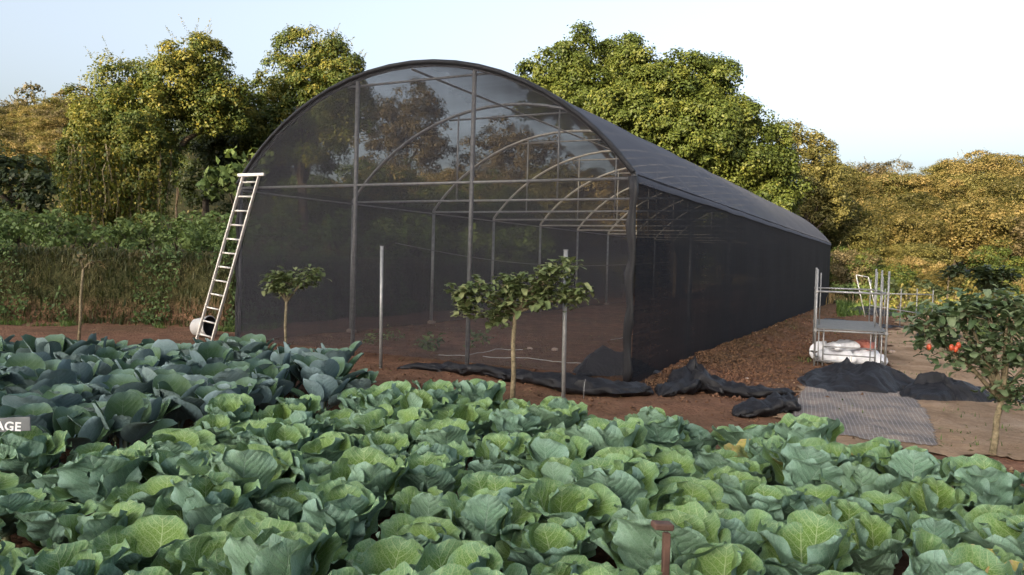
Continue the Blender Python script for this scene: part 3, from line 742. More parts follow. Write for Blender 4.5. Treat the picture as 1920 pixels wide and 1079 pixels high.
# drip hoses and sagging cord inside
def wire(name, pts, r, mat, lab, cat, group=None):
    mb = MB(); mb.tube(pts, r, 6); o = mb.build(name, M[mat]); tag(o, lab, cat, group); return o
def gp(pts, dz=.03): 
    o = []
    for i in range(len(pts)-1):
        for t in np.linspace(0, 1, 7)[:(7 if i == len(pts)-2 else 6)]:
            a = G(*pts[i]).lerp(G(*pts[i+1]), float(t)); o.append((a.x, a.y, hz(a.x, a.y)+dz))
    return o
wire('drip_hose', gp([(822, 668), (870, 669), (940, 659), (980, 660)]), .008, 'hose', 'pale hose lying on the soil left of the sapling trunk inside the netting', 'hose')
wire('drip_hose', gp([(905, 672), (990, 675), (1060, 682), (1120, 685)]), .008, 'hose', 'pale hose running behind the sapling trunk to the right pole', 'hose')
wire('drip_hose', gp([(1145, 640), (1200, 625), (1245, 612)]), .007, 'hose', 'pale hose inside the shade house near its right front corner', 'hose')
a = C_L + HF*1.2 + HS*3.3; b = C_L + HF*7.4 + HS*5.0
wire('sagging_cord', [a.lerp(b, t) + Vector((0, 0, 2.05-.28*math.sin(math.pi*t)-.2*t)) for t in np.linspace(0, 1, 16)], .008, 'rope', 'thin dark cord sagging across the inside of the shade house', 'cord')

# ------------------------------------------------------------------ poles in front
def pole(px, ytop, D, r, lab, lean=(0, 0)):
    b = at(px, 600, D); b.z = hz(b.x, b.y); tp = at(px+lean[0], ytop, D)
    mb = MB(); t = empty('metal_pole', b)
    mb.tube([Vector((0, 0, -.1)), Vector((tp.x-b.x, tp.y-b.y, tp.z-b.z))], r, 12)
    mb.tube([Vector((tp.x-b.x, tp.y-b.y, tp.z-b.z)), Vector((tp.x-b.x, tp.y-b.y, tp.z-b.z+.012))], [r*1.15, r*1.1], 12)
    mb.build('shaft', M['pipe'], t); tag(t, lab, 'pole'); return t
pole(716, 463, 12.0, .026, 'grey upright pole left of the sapling, in front of the netting')
pole(1061, 470, 9.6, .027, 'grey upright pole standing behind the right half of the sapling crown')
b = on(1094, 752); mb = MB(); mb.tube([b, b+Vector((.005, 0, .22))], .005, 6); mb.tube([b+Vector((.005, 0, .2)), b+Vector((.02, 0, .26))], .004, 6)
tag(mb.build('thin_stake', M['pipe']), 'thin short stake in front of the netting right of the poles', 'stake')

# ------------------------------------------------------------------ ladder
lad = empty('ladder', (0, 0, 0)); tag(lad, 'aluminium ladder leaning against the left eave of the shade house', 'ladder')
DL, DT = 14.75, 14.25
bl = at(369, 636, DL); br = at(396, 644, DL); tl = at(456, 331, DT); tr_ = at(486, 330, DT)
org = (bl+br)/2; org.z = 0; lad.location = org
def rel(p): return Vector(p)-org
for a_, b_ in ((bl, tl), (br, tr_)):
    d = (b_-a_); mb = MB(); rot = d.to_track_quat('Z', 'X').to_matrix()
    mb.box(rel((a_+b_)/2), (.032, .062, d.length), rot, .006); mb.build('rail', M['alu'], lad, False)
for i in range(12):
    t = .035 + i*.0845; mb = MB(); mb.tube([rel(bl.lerp(tl, t)), rel(br.lerp(tr_, t))], .017, 8); mb.build('rung', M['alu'], lad)
d = tr_-tl; mb = MB(); mb.box(rel((tl+tr_)/2+Vector((0, 0, .0)))+Vector((0, 0, .02)), (d.length+.20, .08, .06), Matrix.Rotation(math.atan2(d.z, math.hypot(d.x, d.y))*-1, 3, 'Y'), .01); mb.build('top_bar', M['alu'], lad, False)
# white tub behind its foot
c = at(380, 604, 15.6); t = empty('plastic_bucket', (c.x, c.y, hz(c.x, c.y))); tag(t, 'white plastic bucket tipped over behind the foot of the ladder', 'bucket')
mb = MB(); prof = [(0, .001), (0, .15), (.03, .175), (.30, .205), (.36, .21), (.36, .225), (.38, .225), (.38, .205), (.33, .195), (.06, .16), (.05, .001)]
rot = Matrix.Rotation(R(84), 3, 'Y') ; rot = Matrix.Rotation(R(-18), 3, 'Z') @ rot
seg = 24; P = np.zeros((len(prof), seg+1, 3))
for i, (h_, rr) in enumerate(prof):
    for j in range(seg+1):
        a = 2*math.pi*j/seg; v = rot @ Vector((rr*math.cos(a), rr*math.sin(a), h_-.19)); P[i, j] = (v.x, v.y, v.z+.21)
mb.grid(P[:8]); mb.build('bucket_shell', M['white_plastic'], t)
mb = MB(); mb.grid(P[7:]); mb.build('bucket_inside', M['shade_inside'], t)

# ------------------------------------------------------------------ black nets on the ground
def strip(name, pts, w0, h0, lab, seed, mat='net_cloth'):
    """a long gathered cloth lying on the soil: folded cross-section swept along the ground"""
    pts = [on(*p) for p in pts]; n = 14*(len(pts)-1)+1; m_ = 26
    ctr = []
    for i in range(n):
        s = i/(n-1)*(len(pts)-1); k = min(int(s), len(pts)-2); t = s-k
        p0 = pts[max(k-1, 0)]; p1 = pts[k]; p2 = pts[k+1]; p3 = pts[min(k+2, len(pts)-1)]
        ctr.append(.5*((2*p1)+(p2-p0)*t+(2*p0-5*p1+4*p2-p3)*t*t+(3*p1-p0-3*p2+p3)*t**3))
    P = np.zeros((n, m_+1, 3))
    for i in range(n):
        tg = (ctr[min(i+1, n-1)]-ctr[max(i-1, 0)]).normalized(); sd = Vector((-tg.y, tg.x, 0)).normalized()
        e = min(1, min(i, n-1-i)/5+.12); q = i*.21
        ww = w0[min(int(i/14), len(w0)-1)]*(1-(i % 14)/14) + w0[min(int(i/14)+1, len(w0)-1)]*((i % 14)/14)
        hh = h0[min(int(i/14), len(h0)-1)]*(1-(i % 14)/14) + h0[min(int(i/14)+1, len(h0)-1)]*((i % 14)/14)
        for j in range(m_+1):
            a = 2*math.pi*j/m_; fold = 1+.48*float(fbm(np.array([q*1.2+seed]), np.array([math.cos(a)*1.9+math.sin(a)*2.2+seed]), 4, seed)[0])
            p = ctr[i] + sd*math.cos(a)*ww*e*fold
            P[i, j] = (p.x, p.y, hz(p.x, p.y)*.5+ctr[i].z*.5 + max(-.02, (math.sin(a)*.5+.45)*hh*e*fold + .02*math.sin(j*1.9+q*2)*min(1, hh/.1)))
    mb = MB(); mb.grid(P); o = mb.build(name, M[mat]); tag(o, lab, 'netting'); return o
strip('loose_net', [(745, 690), (830, 697), (900, 708), (980, 716), (1060, 735), (1150, 746), (1225, 742)], [.10, .16, .2, .2, .28, .24, .1], [.08, .13, .15, .13, .22, .17, .09],
      'long rumpled strip of black netting on the soil along the front of the shade house', 3)
strip('loose_net', [(1235, 744), (1275, 736), (1300, 728), (1360, 738), (1430, 742), (1492, 738)], [.12, .2, .22, .17, .15, .07], [.09, .19, .40, .18, .13, .06],
      'twisted black netting with a tall lump, lying right of the front corner post', 8)
strip('loose_net', [(1375, 778), (1420, 776), (1465, 772), (1490, 770)], [.14, .2, .2, .13], [.08, .17, .2, .2], 'short black sheet roll on the soil at the corner of the woven mat', 14)
def heap(name, px0, px1, pyb, D_depth, hh, lab, seed, prof=None, cat='netting', n=120, m_=84, mat='net_cloth'):
    a = on(px0, pyb); b = on(px1, pyb); ax = (b-a); L = ax.length; ax = ax.normalized(); ay = Vector((-ax.y, ax.x, 0))
    s, t = np.meshgrid(np.linspace(0, 1, n), np.linspace(0, 1, m_), indexing='ij')
    wob = .30*fbm(s*5+seed, 3.0*np.round(t), 4, seed)
    off = (t + wob*(np.abs(t-.5)*2))*D_depth*(.35+.65*np.sin(math.pi*np.clip(s, .02, .98))**.5)
    sw = s*L + .16*fbm(t*3+seed, s*3, 3, seed+2)
    X = a.x + ax.x*sw + ay.x*off; Y = a.y + ax.y*sw + ay.y*off
    env = (np.sin(math.pi*np.clip(s, 0, 1))**.6)*(np.sin(math.pi*np.clip(t, 0, 1))**.7)
    env = np.nan_to_num(env)
    if prof: env = env*np.interp(s, [k_[0] for k_ in prof], [k_[1] for k_ in prof])
    rd = 1-np.abs(fbm(s*L*1.9+seed+t*1.4, t*D_depth*1.2-s*1.1, 3, seed+3))*2.1
    rd3 = 1-np.abs(fbm(s*L*4.2+seed+t*3, t*D_depth*2.4-s*2.5, 3, seed+7))*2.2
    Z = hgt(X, Y) + .012 + np.maximum(0, env*hh*(.42+.46*rd+.26*rd3))
    P = np.stack([X, Y, Z], -1)
    mb = MB(); mb.grid(P); o = mb.build(name, M[mat]); tag(o, lab, cat); return o
heap('black_tarp', 1560, 1800, 742, 1.8, .40, 'large crumpled black tarp heaped on the path between the metal bench and the fruit tree', 4, [(0, .35), (.2, .7), (.45, 1), (.75, .75), (1, .4)])
heap('black_tarp', 1725, 1875, 757, .9, .32, 'flat black tarp end trailing under the fruit tree branches', 9)
heap('black_tarp', 1875, 1925, 760, .3, .2, 'small black bundle behind the fruit tree stem at the right edge', 12)
heap('black_net_heap', 1088, 1245, 706, 1.1, .42, 'heap of black netting inside the right front corner of the shade house', 6, [(0, .4), (.4, 1), (1, .5)])
heap('black_tarp', 1625, 1700, 592, 2.2, .30, 'black tarp lying far off beside the path behind the bench frame', 15)
heap('black_tarp', 1645, 1705, 617, 1.0, .12, 'thin dark sheet on the soil just behind the bench frame', 18)
heap('dark_bundle', 1572, 1582, 575, .5, .25, 'small dark bundle at the far right corner of the shade house', 21)
heap('dark_sheet', 1560, 1600, 605, .7, .10, 'brownish dark sheet on the soil left of the bench frame posts', 23)

heap('black_sheet', -60, 96, 915, .45, .40, 'crumpled black plastic sheet on the soil below the lettered sign', 27, [(0, .9), (.5, 1), (1, .4)])
# woven mat and far grey mat
def flatmat(name, quad, lab, cat, step=.07, off=.03, wob=.05, lift=.03, mat='mat'):
    pts = [G(*p) for p in quad]; c = sum(pts, Vector())/len(pts)
    o = drape(name, [(p.x, p.y) for p in pts], M[mat], step, off, wob, None, 31)
    for v in o.data.vertices: v.co.z += lift*max(0, float(fbm(np.array([v.co.x*1.3]), np.array([v.co.y*1.3]), 3, 90)[0]))
    d = pts[1]-pts[0]; a = math.atan2(d.y, d.x); mt = Matrix.Translation(c) @ Matrix.Rotation(a, 4, 'Z')
    o.data.transform(mt.inverted()); o.matrix_world = mt; tag(o, lab, cat); return o
flatmat('woven_mat', [(1490, 812), (1760, 838), (1752, 800), (1690, 716), (1512, 722), (1490, 760)], 'grey woven ground mat with pale crossing threads on the path', 'mat', .045)
flatmat('grey_mat', [(1648, 575), (1700, 584), (1790, 580), (1740, 567), (1660, 563)], 'flat dark grey sheet laid over the far path', 'mat', .15, .06)

# ------------------------------------------------------------------ metal bench frame with sacks
fl = on(1526, 688); fr = on(1652, 690); bk = Vector((.459, .888, 0)).normalized()
ax = Vector((math.cos(R(-21)), math.sin(R(-21)), 0)); bw = 1.14; ay = Vector((-ax.y, ax.x, 0))
bt = empty('bench_frame', fl, math.atan2(ax.y, ax.x)); tag(bt, 'grey metal bench frame with tall corner posts and a slatted shelf, sacks under it', 'bench frame')
dp = 2.7
def bb(nm, p, q, r=.016, mat='pipe'):
    mb = MB(); mb.tube([p, q], r, 8); return mb.build(nm, M[mat], bt)
for x in (0, bw):
    for y, zt in ((0, 1.72), (dp*.5, 1.74), (dp, 1.76)):
        bb('leg', (x, y, -.05), (x, y, zt), .018)
for x in (.14, bw-.16): bb('leg', (x, .05, -.02), (x, .05, .66), .014)
for x in (0, bw): bb('side_rail', (x, 0, 1.33), (x, dp, 1.33), .014); bb('side_rail', (x, 0, .64), (x, dp, .64)); bb('side_rail', (x, 0, .10), (x, dp, .10), .013)
for y in (0, dp): bb('cross_rail', (0, y, 1.33), (bw, y, 1.33), .018); bb('cross_rail', (0, y, .64), (bw, y, .64)); bb('cross_rail', (0, y, .10), (bw, y, .10), .013)
bb('cross_rail', (.14, .02, .36), (bw-.16, .02, .36), .012); bb('cross_rail', (.14, .02, .22), (bw-.16, .02, .22), .012)
mb = MB(); n = 13
for i in range(n):
    mb.box((bw/2, dp*(i+.5)/n, .672), (bw+.04, dp/n*.80, .016))
mb.build('slatted_shelf', M['shelf'], bt, False)
for x, y in ((.06, 0), (.06, .12), (bw-.07, 0), (bw-.06, .14), (bw-.24, .02)): bb('upright_bar', (x, y, .02), (x, y, .64), .010)
for x, y, z in ((.07, .9, 1.66), (bw-.05, .5, 1.62), (bw-.10, 1.1, 1.70)): bb('upright_bar', (x, y, .64), (x, y, z), .011)
bb('stub_post', (bw*.52, -.06, -.02), (bw*.52, -.06, .22), .018, 'alu')
for x in (0, bw):
    for y in (0, dp):
        for z in (.64, 1.33):
            mb = MB(); mb.box((x, y, z), (.055, .055, .05), None, .008); mb.build('joint', M['pipe'], bt, False)
def sack(lx, ly, z0, L, w_, h_, rz, lab, mat='sack', seed=1):
    n, m_ = 30, 30; P = np.zeros((n, m_, 3))
    S2, A2 = np.meshgrid(np.linspace(-1, 1, n), np.linspace(0, 2*math.pi, m_), indexing='ij')
    e = np.clip(1-np.abs(S2)**4, 0, 1)**.5
    ca, sa = np.cos(A2), np.sin(A2); ca = np.sign(ca)*np.abs(ca)**.75; sa = np.sign(sa)*np.abs(sa)**.75
    fo = 1+.22*fbm(S2*1.6+seed, np.cos(A2)*1.1+np.sin(A2)*1.3+seed, 3, seed) + .10*(1-2.4*np.abs(fbm(S2*3.2+seed*2, np.cos(A2)*2.2+np.sin(A2)*2.6, 3, seed+4)))
    bend = .14*np.sin(S2*2.1+seed)
    P[..., 0] = S2*L/2; P[..., 1] = ca*w_/2*(.86+.14*e)*fo + bend*w_
    P[..., 2] = np.maximum(0, (.5+sa*.5*(.10+.90*e))*h_*fo - .06*h_*np.abs(S2)**2)
    P[:, -1] = P[:, 0]
    mb = MB(); mb.grid(P); o = mb.build('sack', M[mat]); th = R(-21)
    o.location = fl + ax*lx + ay*ly; o.location.z = hz(o.location.x, o.location.y)+z0-.02; o.rotation_euler = (random.uniform(-.06, .06), random.uniform(-.12, .12), th+rz); tag(o, lab, 'sack'); return o
sack(.36, .60, 0, .62, .42, .26, .25, 'large white woven sack under the left half of the bench shelf', seed=2)
sack(.84, .98, 0, .52, .40, .30, -.5, 'white woven sack under the right half of the bench shelf', seed=5)
sack(.48, .62, .25, .55, .36, .17, .5, 'white sack lying across the tops of two other sacks', seed=7)
sack(.86, 1.0, .28, .40, .34, .17, -.3, 'red woven sack at the top of the pile under the bench', 'red_sack', 9)
sack(.08, 1.0, 0, .38, .30, .36, 1.2, 'cream sack bulging out past the left legs of the bench', seed=12)
sack(1.12, .80, 0, .40, .22, .22, 1.35, 'slumped white sack at the right legs of the bench', seed=14)
# leaning frame further off, and far rail
def frame_obj(name, lab, cat, segs, r=.02, mat='pipe', parts=None):
    t = empty(name, segs[0][0]); tag(t, lab, cat)
    for i, (a, b) in enumerate(segs):
        mb = MB(); mb.tube([Vector(a)-t.location, Vector(b)-t.location], r, 7); mb.build(parts[i] if parts else 'bar', M[mat], t)
    return t
D = 22; a1 = at(1605, 516, D); a2 = at(1628, 520, D); b1 = at(1622, 594, D); b2 = at(1645, 594, D); c1 = at(1612, 548, D); c2 = at(1634, 550, D)
frame_obj('leaning_frame', 'pale rectangular frame leaning in the grass beyond the bench', 'frame', [(b1, a1), (b2, a2), (a1, a2), (c1, c2)], .016, 'alu', ['stile', 'stile', 'rail', 'rail'])
D = 24; seg = []; nm = []
for px in (1634, 1662, 1692, 1722, 1752): p = atg(px, D); seg.append((p, p+Vector((0, 0, 1.45 if px < 1650 else 1.2)))); nm.append('post')
seg.append((seg[1][1]-Vector((0, 0, .15)), seg[4][1]-Vector((0, 0, .15)))); nm.append('rail')
seg.append((seg[0][1]-Vector((0, 0, .8)), seg[4][1]-Vector((0, 0, .8)))); nm.append('rail')
frame_obj('pipe_fence', 'thin grey pipe fence with open rails beyond the bench, before the yellow bushes', 'fence', seg, .018, 'pipe', nm)

# ------------------------------------------------------------------ shaped leaves (cabbages, saplings)
def leaf_sheet(L, Wd, th0, th1, cup, ruf, nk, seed, base=(0, 0, 0), az=0, twist=0, n=13, m_=11, petiole=.12, pw=.035, mid=.58, curl=1.5, lobes=0.0, side_bend=0.0, rad0=0, bump=.05):
    """returns upper-side grid (n,m,3) and uv"""
    s = np.linspace(0, 1, n); u = np.linspace(-1, 1, m_)
    th = th0 + (th1-th0)*s**curl
    ds = L/(n-1)
    rr = np.concatenate([[0], np.cumsum(np.cos((th[1:]+th[:-1])/2)*ds)]) + rad0; zz = np.concatenate([[0], np.cumsum(np.sin((th[1:]+th[:-1])/2)*ds)])
    half = 1-mid+.03
    low = mid-petiole
    e = np.where(s < mid, np.sqrt(np.clip(1-((mid-s)/low)**2, 0, 1)), np.sqrt(np.clip(1-((s-mid)/half)**2, 0, 1)))
    wv = np.maximum(pw*L*(1-.4*s), Wd/2*e)
    P = np.zeros((n, m_, 3)); UV = np.zeros((n, m_, 2))
    S_, U_ = np.meshgrid(s, u, indexing='ij')
    marg = 1+lobes*np.sin(S_*nk*1.7+seed*2.1+np.sign(U_)*1.3)*np.abs(U_)**2
    lat = wv[:, None]*U_*marg
    nrm_off = cup*np.abs(U_)**2*wv[:, None] + ruf*(np.abs(U_)**2.2)*np.sin(S_*nk+seed+np.sign(U_)*.9)*np.clip(e, 0, 1)[:, None] \
        + ruf*.8*np.clip((S_-.8)/.2, 0, 1)**1.5*np.sin(U_*4.2+seed*1.7)
    nrm_off = nrm_off + bump*Wd*fbm(S_*2.6+seed*3.7, U_*1.7+seed, 2, int(seed*10) % 97)*np.clip(e, 0, 1)[:, None]
    nr = -np.sin(th)[:, None]; nz = np.cos(th)[:, None]
    lat2 = lat*(1-.25*cup*np.abs(U_)**2)
    x = rr[:, None] + nr*nrm_off; z = zz[:, None] + nz*nrm_off; y = lat2 + side_bend*L*S_**2
    ct, st = math.cos(twist), math.sin(twist)
    ca, sa = math.cos(az), math.sin(az)
    P[..., 0] = base[0] + x*ca - y*sa; P[..., 1] = base[1] + x*sa + y*ca; P[..., 2] = base[2] + z
    UV[..., 0] = lat/L + .5; UV[..., 1] = S_
    return P, UV
def gnorm(P):
    du = np.gradient(P, axis=0); dv = np.gradient(P, axis=1); n = np.cross(du, dv); return n/(np.linalg.norm(n, axis=2, keepdims=True)+1e-9)
def put_leaf(mb, P, UV, mi_top, mi_under, th=.0025):
    nn = gnorm(P)
    mb.cur = mi_top; mb.grid(P, UV, False)
    mb.cur = mi_under; mb.grid(P - nn*th, UV, True)

def cab_mat(name, cin, cedge, vein, under=False, rough=.5, bstr=.5, vs=.9, yel=0.0):
    k = N(name); uv = k.n('UVMap').outputs[0]; sp = k.n('SeparateXYZ'); k.l(uv, sp.inputs[0])
    x = k.math('ABSOLUTE', k.math('SUBTRACT', sp.outputs['X'], .5)); s = sp.outputs['Y']
    nz = k.noise(uv, 5, 4); nz2 = k.noise(uv, 28, 3)
    midw = k.math('MULTIPLY', k.math('SUBTRACT', 1.08, s), .034)
    midrib = k.math('SUBTRACT', 1.0, k.math('MINIMUM', k.math('DIVIDE', x, midw), 1.0))
    q = k.math('ADD', k.math('SUBTRACT', s, k.math('MULTIPLY', x, 1.05)), k.math('MULTIPLY', k.math('SUBTRACT', nz, .5), .12))
    fr = k.math('ABSOLUTE', k.math('SUBTRACT', k.math('FRACT', k.math('MULTIPLY', q, 8.0)), .5))
    lat = k.map(fr, .0, .085, 1, 0)
    lat = k.math('MULTIPLY', lat, k.map(x, .0, .40, 1.0, .25))
    vo = k.n('TexVoronoi', feature='DISTANCE_TO_EDGE'); vo.inputs['Scale'].default_value = 26; k.l(uv, vo.inputs['Vector'])
    net = k.map(vo.outputs['Distance'], 0, .10, .42, 0)
    ve = k.math('MAXIMUM', k.math('MAXIMUM', midrib, lat), net)
    oi = k.n('ObjectInfo').outputs['Random']
    edge = k.math('MAXIMUM', k.map(x, .26, .50), k.map(s, .80, 1.0))
    edge = k.math('MINIMUM', k.math('ADD', edge, k.math('MULTIPLY', k.math('SUBTRACT', nz, .5), .9)), 1.0)
    c = k.mix(edge, cin, cedge)
    c = k.mix(k.map(nz, .3, .75, 0, .35), c, tuple(v*.62 for v in cin))
    c = k.mix(k.map(oi, 0, 1, 0, .30), c, (cin[0]*1.5, cin[1]*1.15, cin[2]*.75))
    c = k.mix(k.math('MULTIPLY', ve, vs), c, vein)
    if yel:
        ym = k.map(k.math('ADD', nz, k.math('MULTIPLY', edge, .35)), .55, .8)
        c = k.mix(k.math('MULTIPLY', ym, yel), c, (.35, .29, .08))
        ym2 = k.map(k.math('ADD', nz2, k.math('MULTIPLY', edge, .4)), .85, 1.0)
        c = k.mix(k.math('MULTIPLY', ym2, yel), c, (.36, .25, .15))
    fold = k.math('MULTIPLY', fr, .8 if not under else -.9)
    hgt_ = k.math('ADD', k.math('ADD', fold, k.math('MULTIPLY', nz, 1.5)), k.math('ADD', k.math('MULTIPLY', ve, -.6 if not under else .8), k.math('MULTIPLY', nz2, .5)))
    d = k.bsdf(c, rough+.12, .22, 0, hgt_, bstr, .0085)
    t = k.n('BsdfTranslucent'); k.l(k.mix(.4, c, (.22, .30, .05)), t.inputs[0])
    mx = k.n('MixShader'); mx.inputs[0].default_value = .18; k.l(d, mx.inputs[1]); k.l(t.outputs[0], mx.inputs[2])
    return k.done(mx.outputs[0])
GT = cab_mat('cabbage_upper', (.094, .185, .036), (.150, .270, .165), (.38, .46, .25))
GU = cab_mat('cabbage_under', (.128, .245, .170), (.215, .345, .285), (.36, .46, .38), True, .5, .8, .75)
YT = cab_mat('cabbage_yellowed', (.12, .16, .04), (.22, .22, .07), (.34, .36, .19), False, .5, .5, .8, .9)
BT = cab_mat('blue_cabbage_upper', (.042, .092, .040), (.125, .205, .185), (.17, .22, .15), False, .5, .35, .4)
BU = cab_mat('blue_cabbage_under', (.125, .200, .222), (.225, .315, .355), (.30, .37, .38), True, .5, .5, .35)
STEM = simple('cabbage_stem', (.16, .18, .10), (.24, .25, .16), 14, .7, .2)
def cabbage_proto(kind, seed):
    rnd = random.Random(seed)
    t = empty('cabbage', (0, 0, 0))
    top, und = (GT, GU) if kind != 'blue' else (BT, BU)
    mb = MB(); nl = rnd.randint(9, 11) if kind != 'blue' else rnd.randint(8, 10); a0 = rnd.uniform(0, 6.28)
    for i in range(nl):
        f = i/(nl-1)                    # 0 outer .. 1 inner
        az = a0 + i*2.39996 + rnd.uniform(-.25, .25); sd = rnd.uniform(0, 20)
        if kind != 'blue':
            L = (.37-.09*f)*rnd.uniform(.88, 1.15); Wd = L*rnd.uniform(.86, 1.12)
            th0 = R(46+29*f+rnd.uniform(-17, 11)); th1 = th0 + R(rnd.uniform(-45, 6) if f < .75 else rnd.uniform(-20, 22))
            P, UV = leaf_sheet(L, Wd, th0, th1, rnd.uniform(.04, .28), rnd.uniform(.012, .026), rnd.uniform(13, 21), sd, (0, 0, .09+.05*f), az, 0, 23, 17, .06, .05, .66, rnd.uniform(2.0, 4.5), .05, rnd.uniform(-.14, .14), .025)
        else:
            L = (.46-.11*f)*rnd.uniform(.88, 1.15); Wd = L*rnd.uniform(.60, .80)
            th0 = R(50+30*f+rnd.uniform(-16, 10)); th1 = th0 + R(rnd.uniform(-50, 12))
            P, UV = leaf_sheet(L, Wd, th0, th1, rnd.uniform(.05, .32), rnd.uniform(.003, .010), rnd.uniform(6, 10), sd, (0, 0, .08+.06*f), az, 0, 18, 13, .30, .045, .66, rnd.uniform(1.4, 3.5), .02, rnd.uniform(-.2, .2), .045, .03)
        yl = kind == 'yellow' and i in (0, 2, 3)
        put_leaf(mb, P, UV, 2 if yl else 0, 2 if yl else 1)
    mb.build('outer_leaves', [top, und, YT], t)
    mb = MB()
    hr = .08 if kind != 'blue' else .055; hzc = .17 if kind != 'blue' else .26
    n, m_ = 12, 16; Q = np.zeros((n, m_, 3)); UV = np.zeros((n, m_, 2))
    for i in range(n):
        th = math.pi*i/(n-1)
        for j in range(m_):
            ph = 2*math.pi*j/(m_-1); rr = hr*(1+.06*math.sin(ph*3+th*2)); Q[i, j] = (math.sin(th)*math.cos(ph)*rr, math.sin(th)*math.sin(ph)*rr, hzc+math.cos(th)*rr*.9); UV[i, j] = (abs(j/(m_-1)-.5)*.8+.3, 1-i/(n-1))
    mb.cur = 0; mb.grid(Q, UV, True)
    for i in range(4):
        P, UV = leaf_sheet(hr*2.6, hr*2.7, R(18), R(140+rnd.uniform(-25, 10)), .35, .008, 12, rnd.uniform(0, 20), (0, 0, hzc-hr*1.02), i*1.257+rnd.uniform(-.2, .2), 0, 12, 9, .02, .2, .55, 1.0, .03, 0, hr*.3)
        put_leaf(mb, P, UV, 0, 1)
    mb.build('heart', [top, und], t)
    mb = MB(); mb.tube([(0, 0, -.06), (0, 0, .1), (0, 0, .2)], [.028, .024, .02], 8); mb.build('stem', STEM, t)
    return t
gp_ = [cabbage_proto('green', 100+i) for i in range(9)]
yp_ = [cabbage_proto('yellow', 300+i) for i in range(2)]
bp_ = [cabbage_proto('blue', 200+i) for i in range(7)]
# bed outlines on the ground
edge = [(-7.6, 10.4), (-6.0, 10.5), (-3.6, 10.9), (-2.1, 9.5), (-1.05, 8.0), (0.5, 7.35), (1.6, 6.6), (2.4, 6.05), (3.4, 5.2), (5.2, 3.95)]
green_poly = [(-3.9, 4.2), (-2.75, 5.9), (-2.2, 7.1), (-1.25, 8.0)] + edge[4:] + [(5.4, 1.2), (-4.6, 1.2)]
blue_poly = [(-3.9, 4.5), (-2.95, 6.0), (-2.4, 7.3), (-1.35, 8.35)] + edge[:4][::-1] + [(-8.2, 10.6), (-5.6, 5.0)]
def layout(poly, sp_, ang, jit, seed):
    rnd = random.Random(seed); out = []; ca, sa = math.cos(ang), math.sin(ang)
    for i in range(-40, 41):
        for j in range(-40, 41):
            a = i*sp_ + (sp_/2 if j % 2 else 0); b = j*sp_*.9
            x = a*ca - b*sa + rnd.uniform(-jit, jit); y = 6 + a*sa + b*ca + rnd.uniform(-jit, jit)
            if inpoly(np.array([x]), np.array([y]), poly)[0]: out.append((x, y))
    return out
def near_sign(x, y): return any(math.hypot(x+3.5*(1-t_), y-5.15*(1-t_)) < .40 for t_ in (.1, .2, .3))
def visible(x, y):
    if math.hypot(x+3.35, y-5.2) < .42: return False          # sign and black sheet stand here
    if y < 1.75: return False
    px, py, z = proj((x, y, .45)); px2, py2, _ = proj((x, y, .2))
    return z > .3 and -230 < px < 2150 and py < 1250
gpts = [p for p in layout(green_poly, .455, R(-32), .07, 5) if visible(*p)]
bpts = [p for p in layout(blue_poly, .48, R(-20), .09, 6) if visible(*p)]
gpts += [(p_.x, p_.y) for p_ in (G(25, 985, .25), G(5, 915, .25), G(60, 1065, .25), G(105, 930, .25), G(-60, 960, .25), G(-40, 1060, .25), G(130, 1010, .25), G(60, 890, .2)) if all(math.hypot(p_.x-a_, p_.y-b_) > .34 for a_, b_ in gpts)]
print('CABBAGES', len(gpts), len(bpts))
rnd = random.Random(77)
plants = []
for (x, y) in gpts:
    yl = x > 1.6 and rnd.random() < .16
    src = rnd.choice(yp_) if yl else rnd.choice(gp_)
    o = copy_tree(src); s = rnd.uniform(.82, 1.18)
    o.location = (x, y, hz(x, y)); o.rotation_euler = (rnd.uniform(-.14, .14), rnd.uniform(-.14, .14), rnd.uniform(0, 6.28)); o.scale = (s, s, s*rnd.uniform(.85, 1.2))
    if near_sign(x, y): o.scale = (.85, .85, .72)
    if yl: tag(o, 'cabbage with yellowing outer leaves in the right half of the front bed', 'cabbage', 'cabbages with yellowing leaves')
    else: tag(o, 'broad-leaved green cabbage with pale veins in the front bed', 'cabbage', 'green cabbages in the front bed')
    plants.append((o, x, y, 'yellow' if yl else 'green'))
for (x, y) in bpts:
    o = copy_tree(rnd.choice(bp_)); s = rnd.uniform(.9, 1.2)
    o.name = 'blue_cabbage'
    o.location = (x, y, hz(x, y)); o.rotation_euler = (rnd.uniform(-.12, .12), rnd.uniform(-.12, .12), rnd.uniform(0, 6.28)); o.scale = (s, s, s*rnd.uniform(.9, 1.1))
    tag(o, 'smooth blue-grey cabbage in the left bed before the ladder', 'cabbage', 'blue-grey cabbages in the left bed'); plants.append((o, x, y, 'blue'))
for p in gp_+yp_+bp_: retire(p)
# the ones a landmark singles out
def nearest(px, py, lab, kinds=('green', 'yellow', 'blue'), z=.38, label_done=set()):
    g_ = G(px, py, z); best = min((p for p in plants if p[0].name not in label_done and p[3] in kinds), key=lambda p: (p[1]-g_.x)**2+(p[2]-g_.y)**2)
    label_done.add(best[0].name); best[0]['label'] = lab
nearest(965, 770, 'green cabbage directly in front of the middle sapling trunk', ('green',))
nearest(1062, 765, 'green cabbage directly in front of the right grey pole', ('green',))
nearest(1240, 960, 'green cabbage just behind the reddish wooden T-stake', ('green', 'yellow'))
nearest(1330, 1030, 'large green cabbage just right of the reddish wooden T-stake', ('green', 'yellow'))
nearest(60, 1030, 'green cabbage in the bottom left corner of the photo', ('green',))
nearest(1860, 1040, 'cabbage in the bottom right corner of the photo', ('green', 'yellow'))
nearest(1870, 880, 'cabbage directly in front of the fruit tree stem', ('green', 'yellow'))
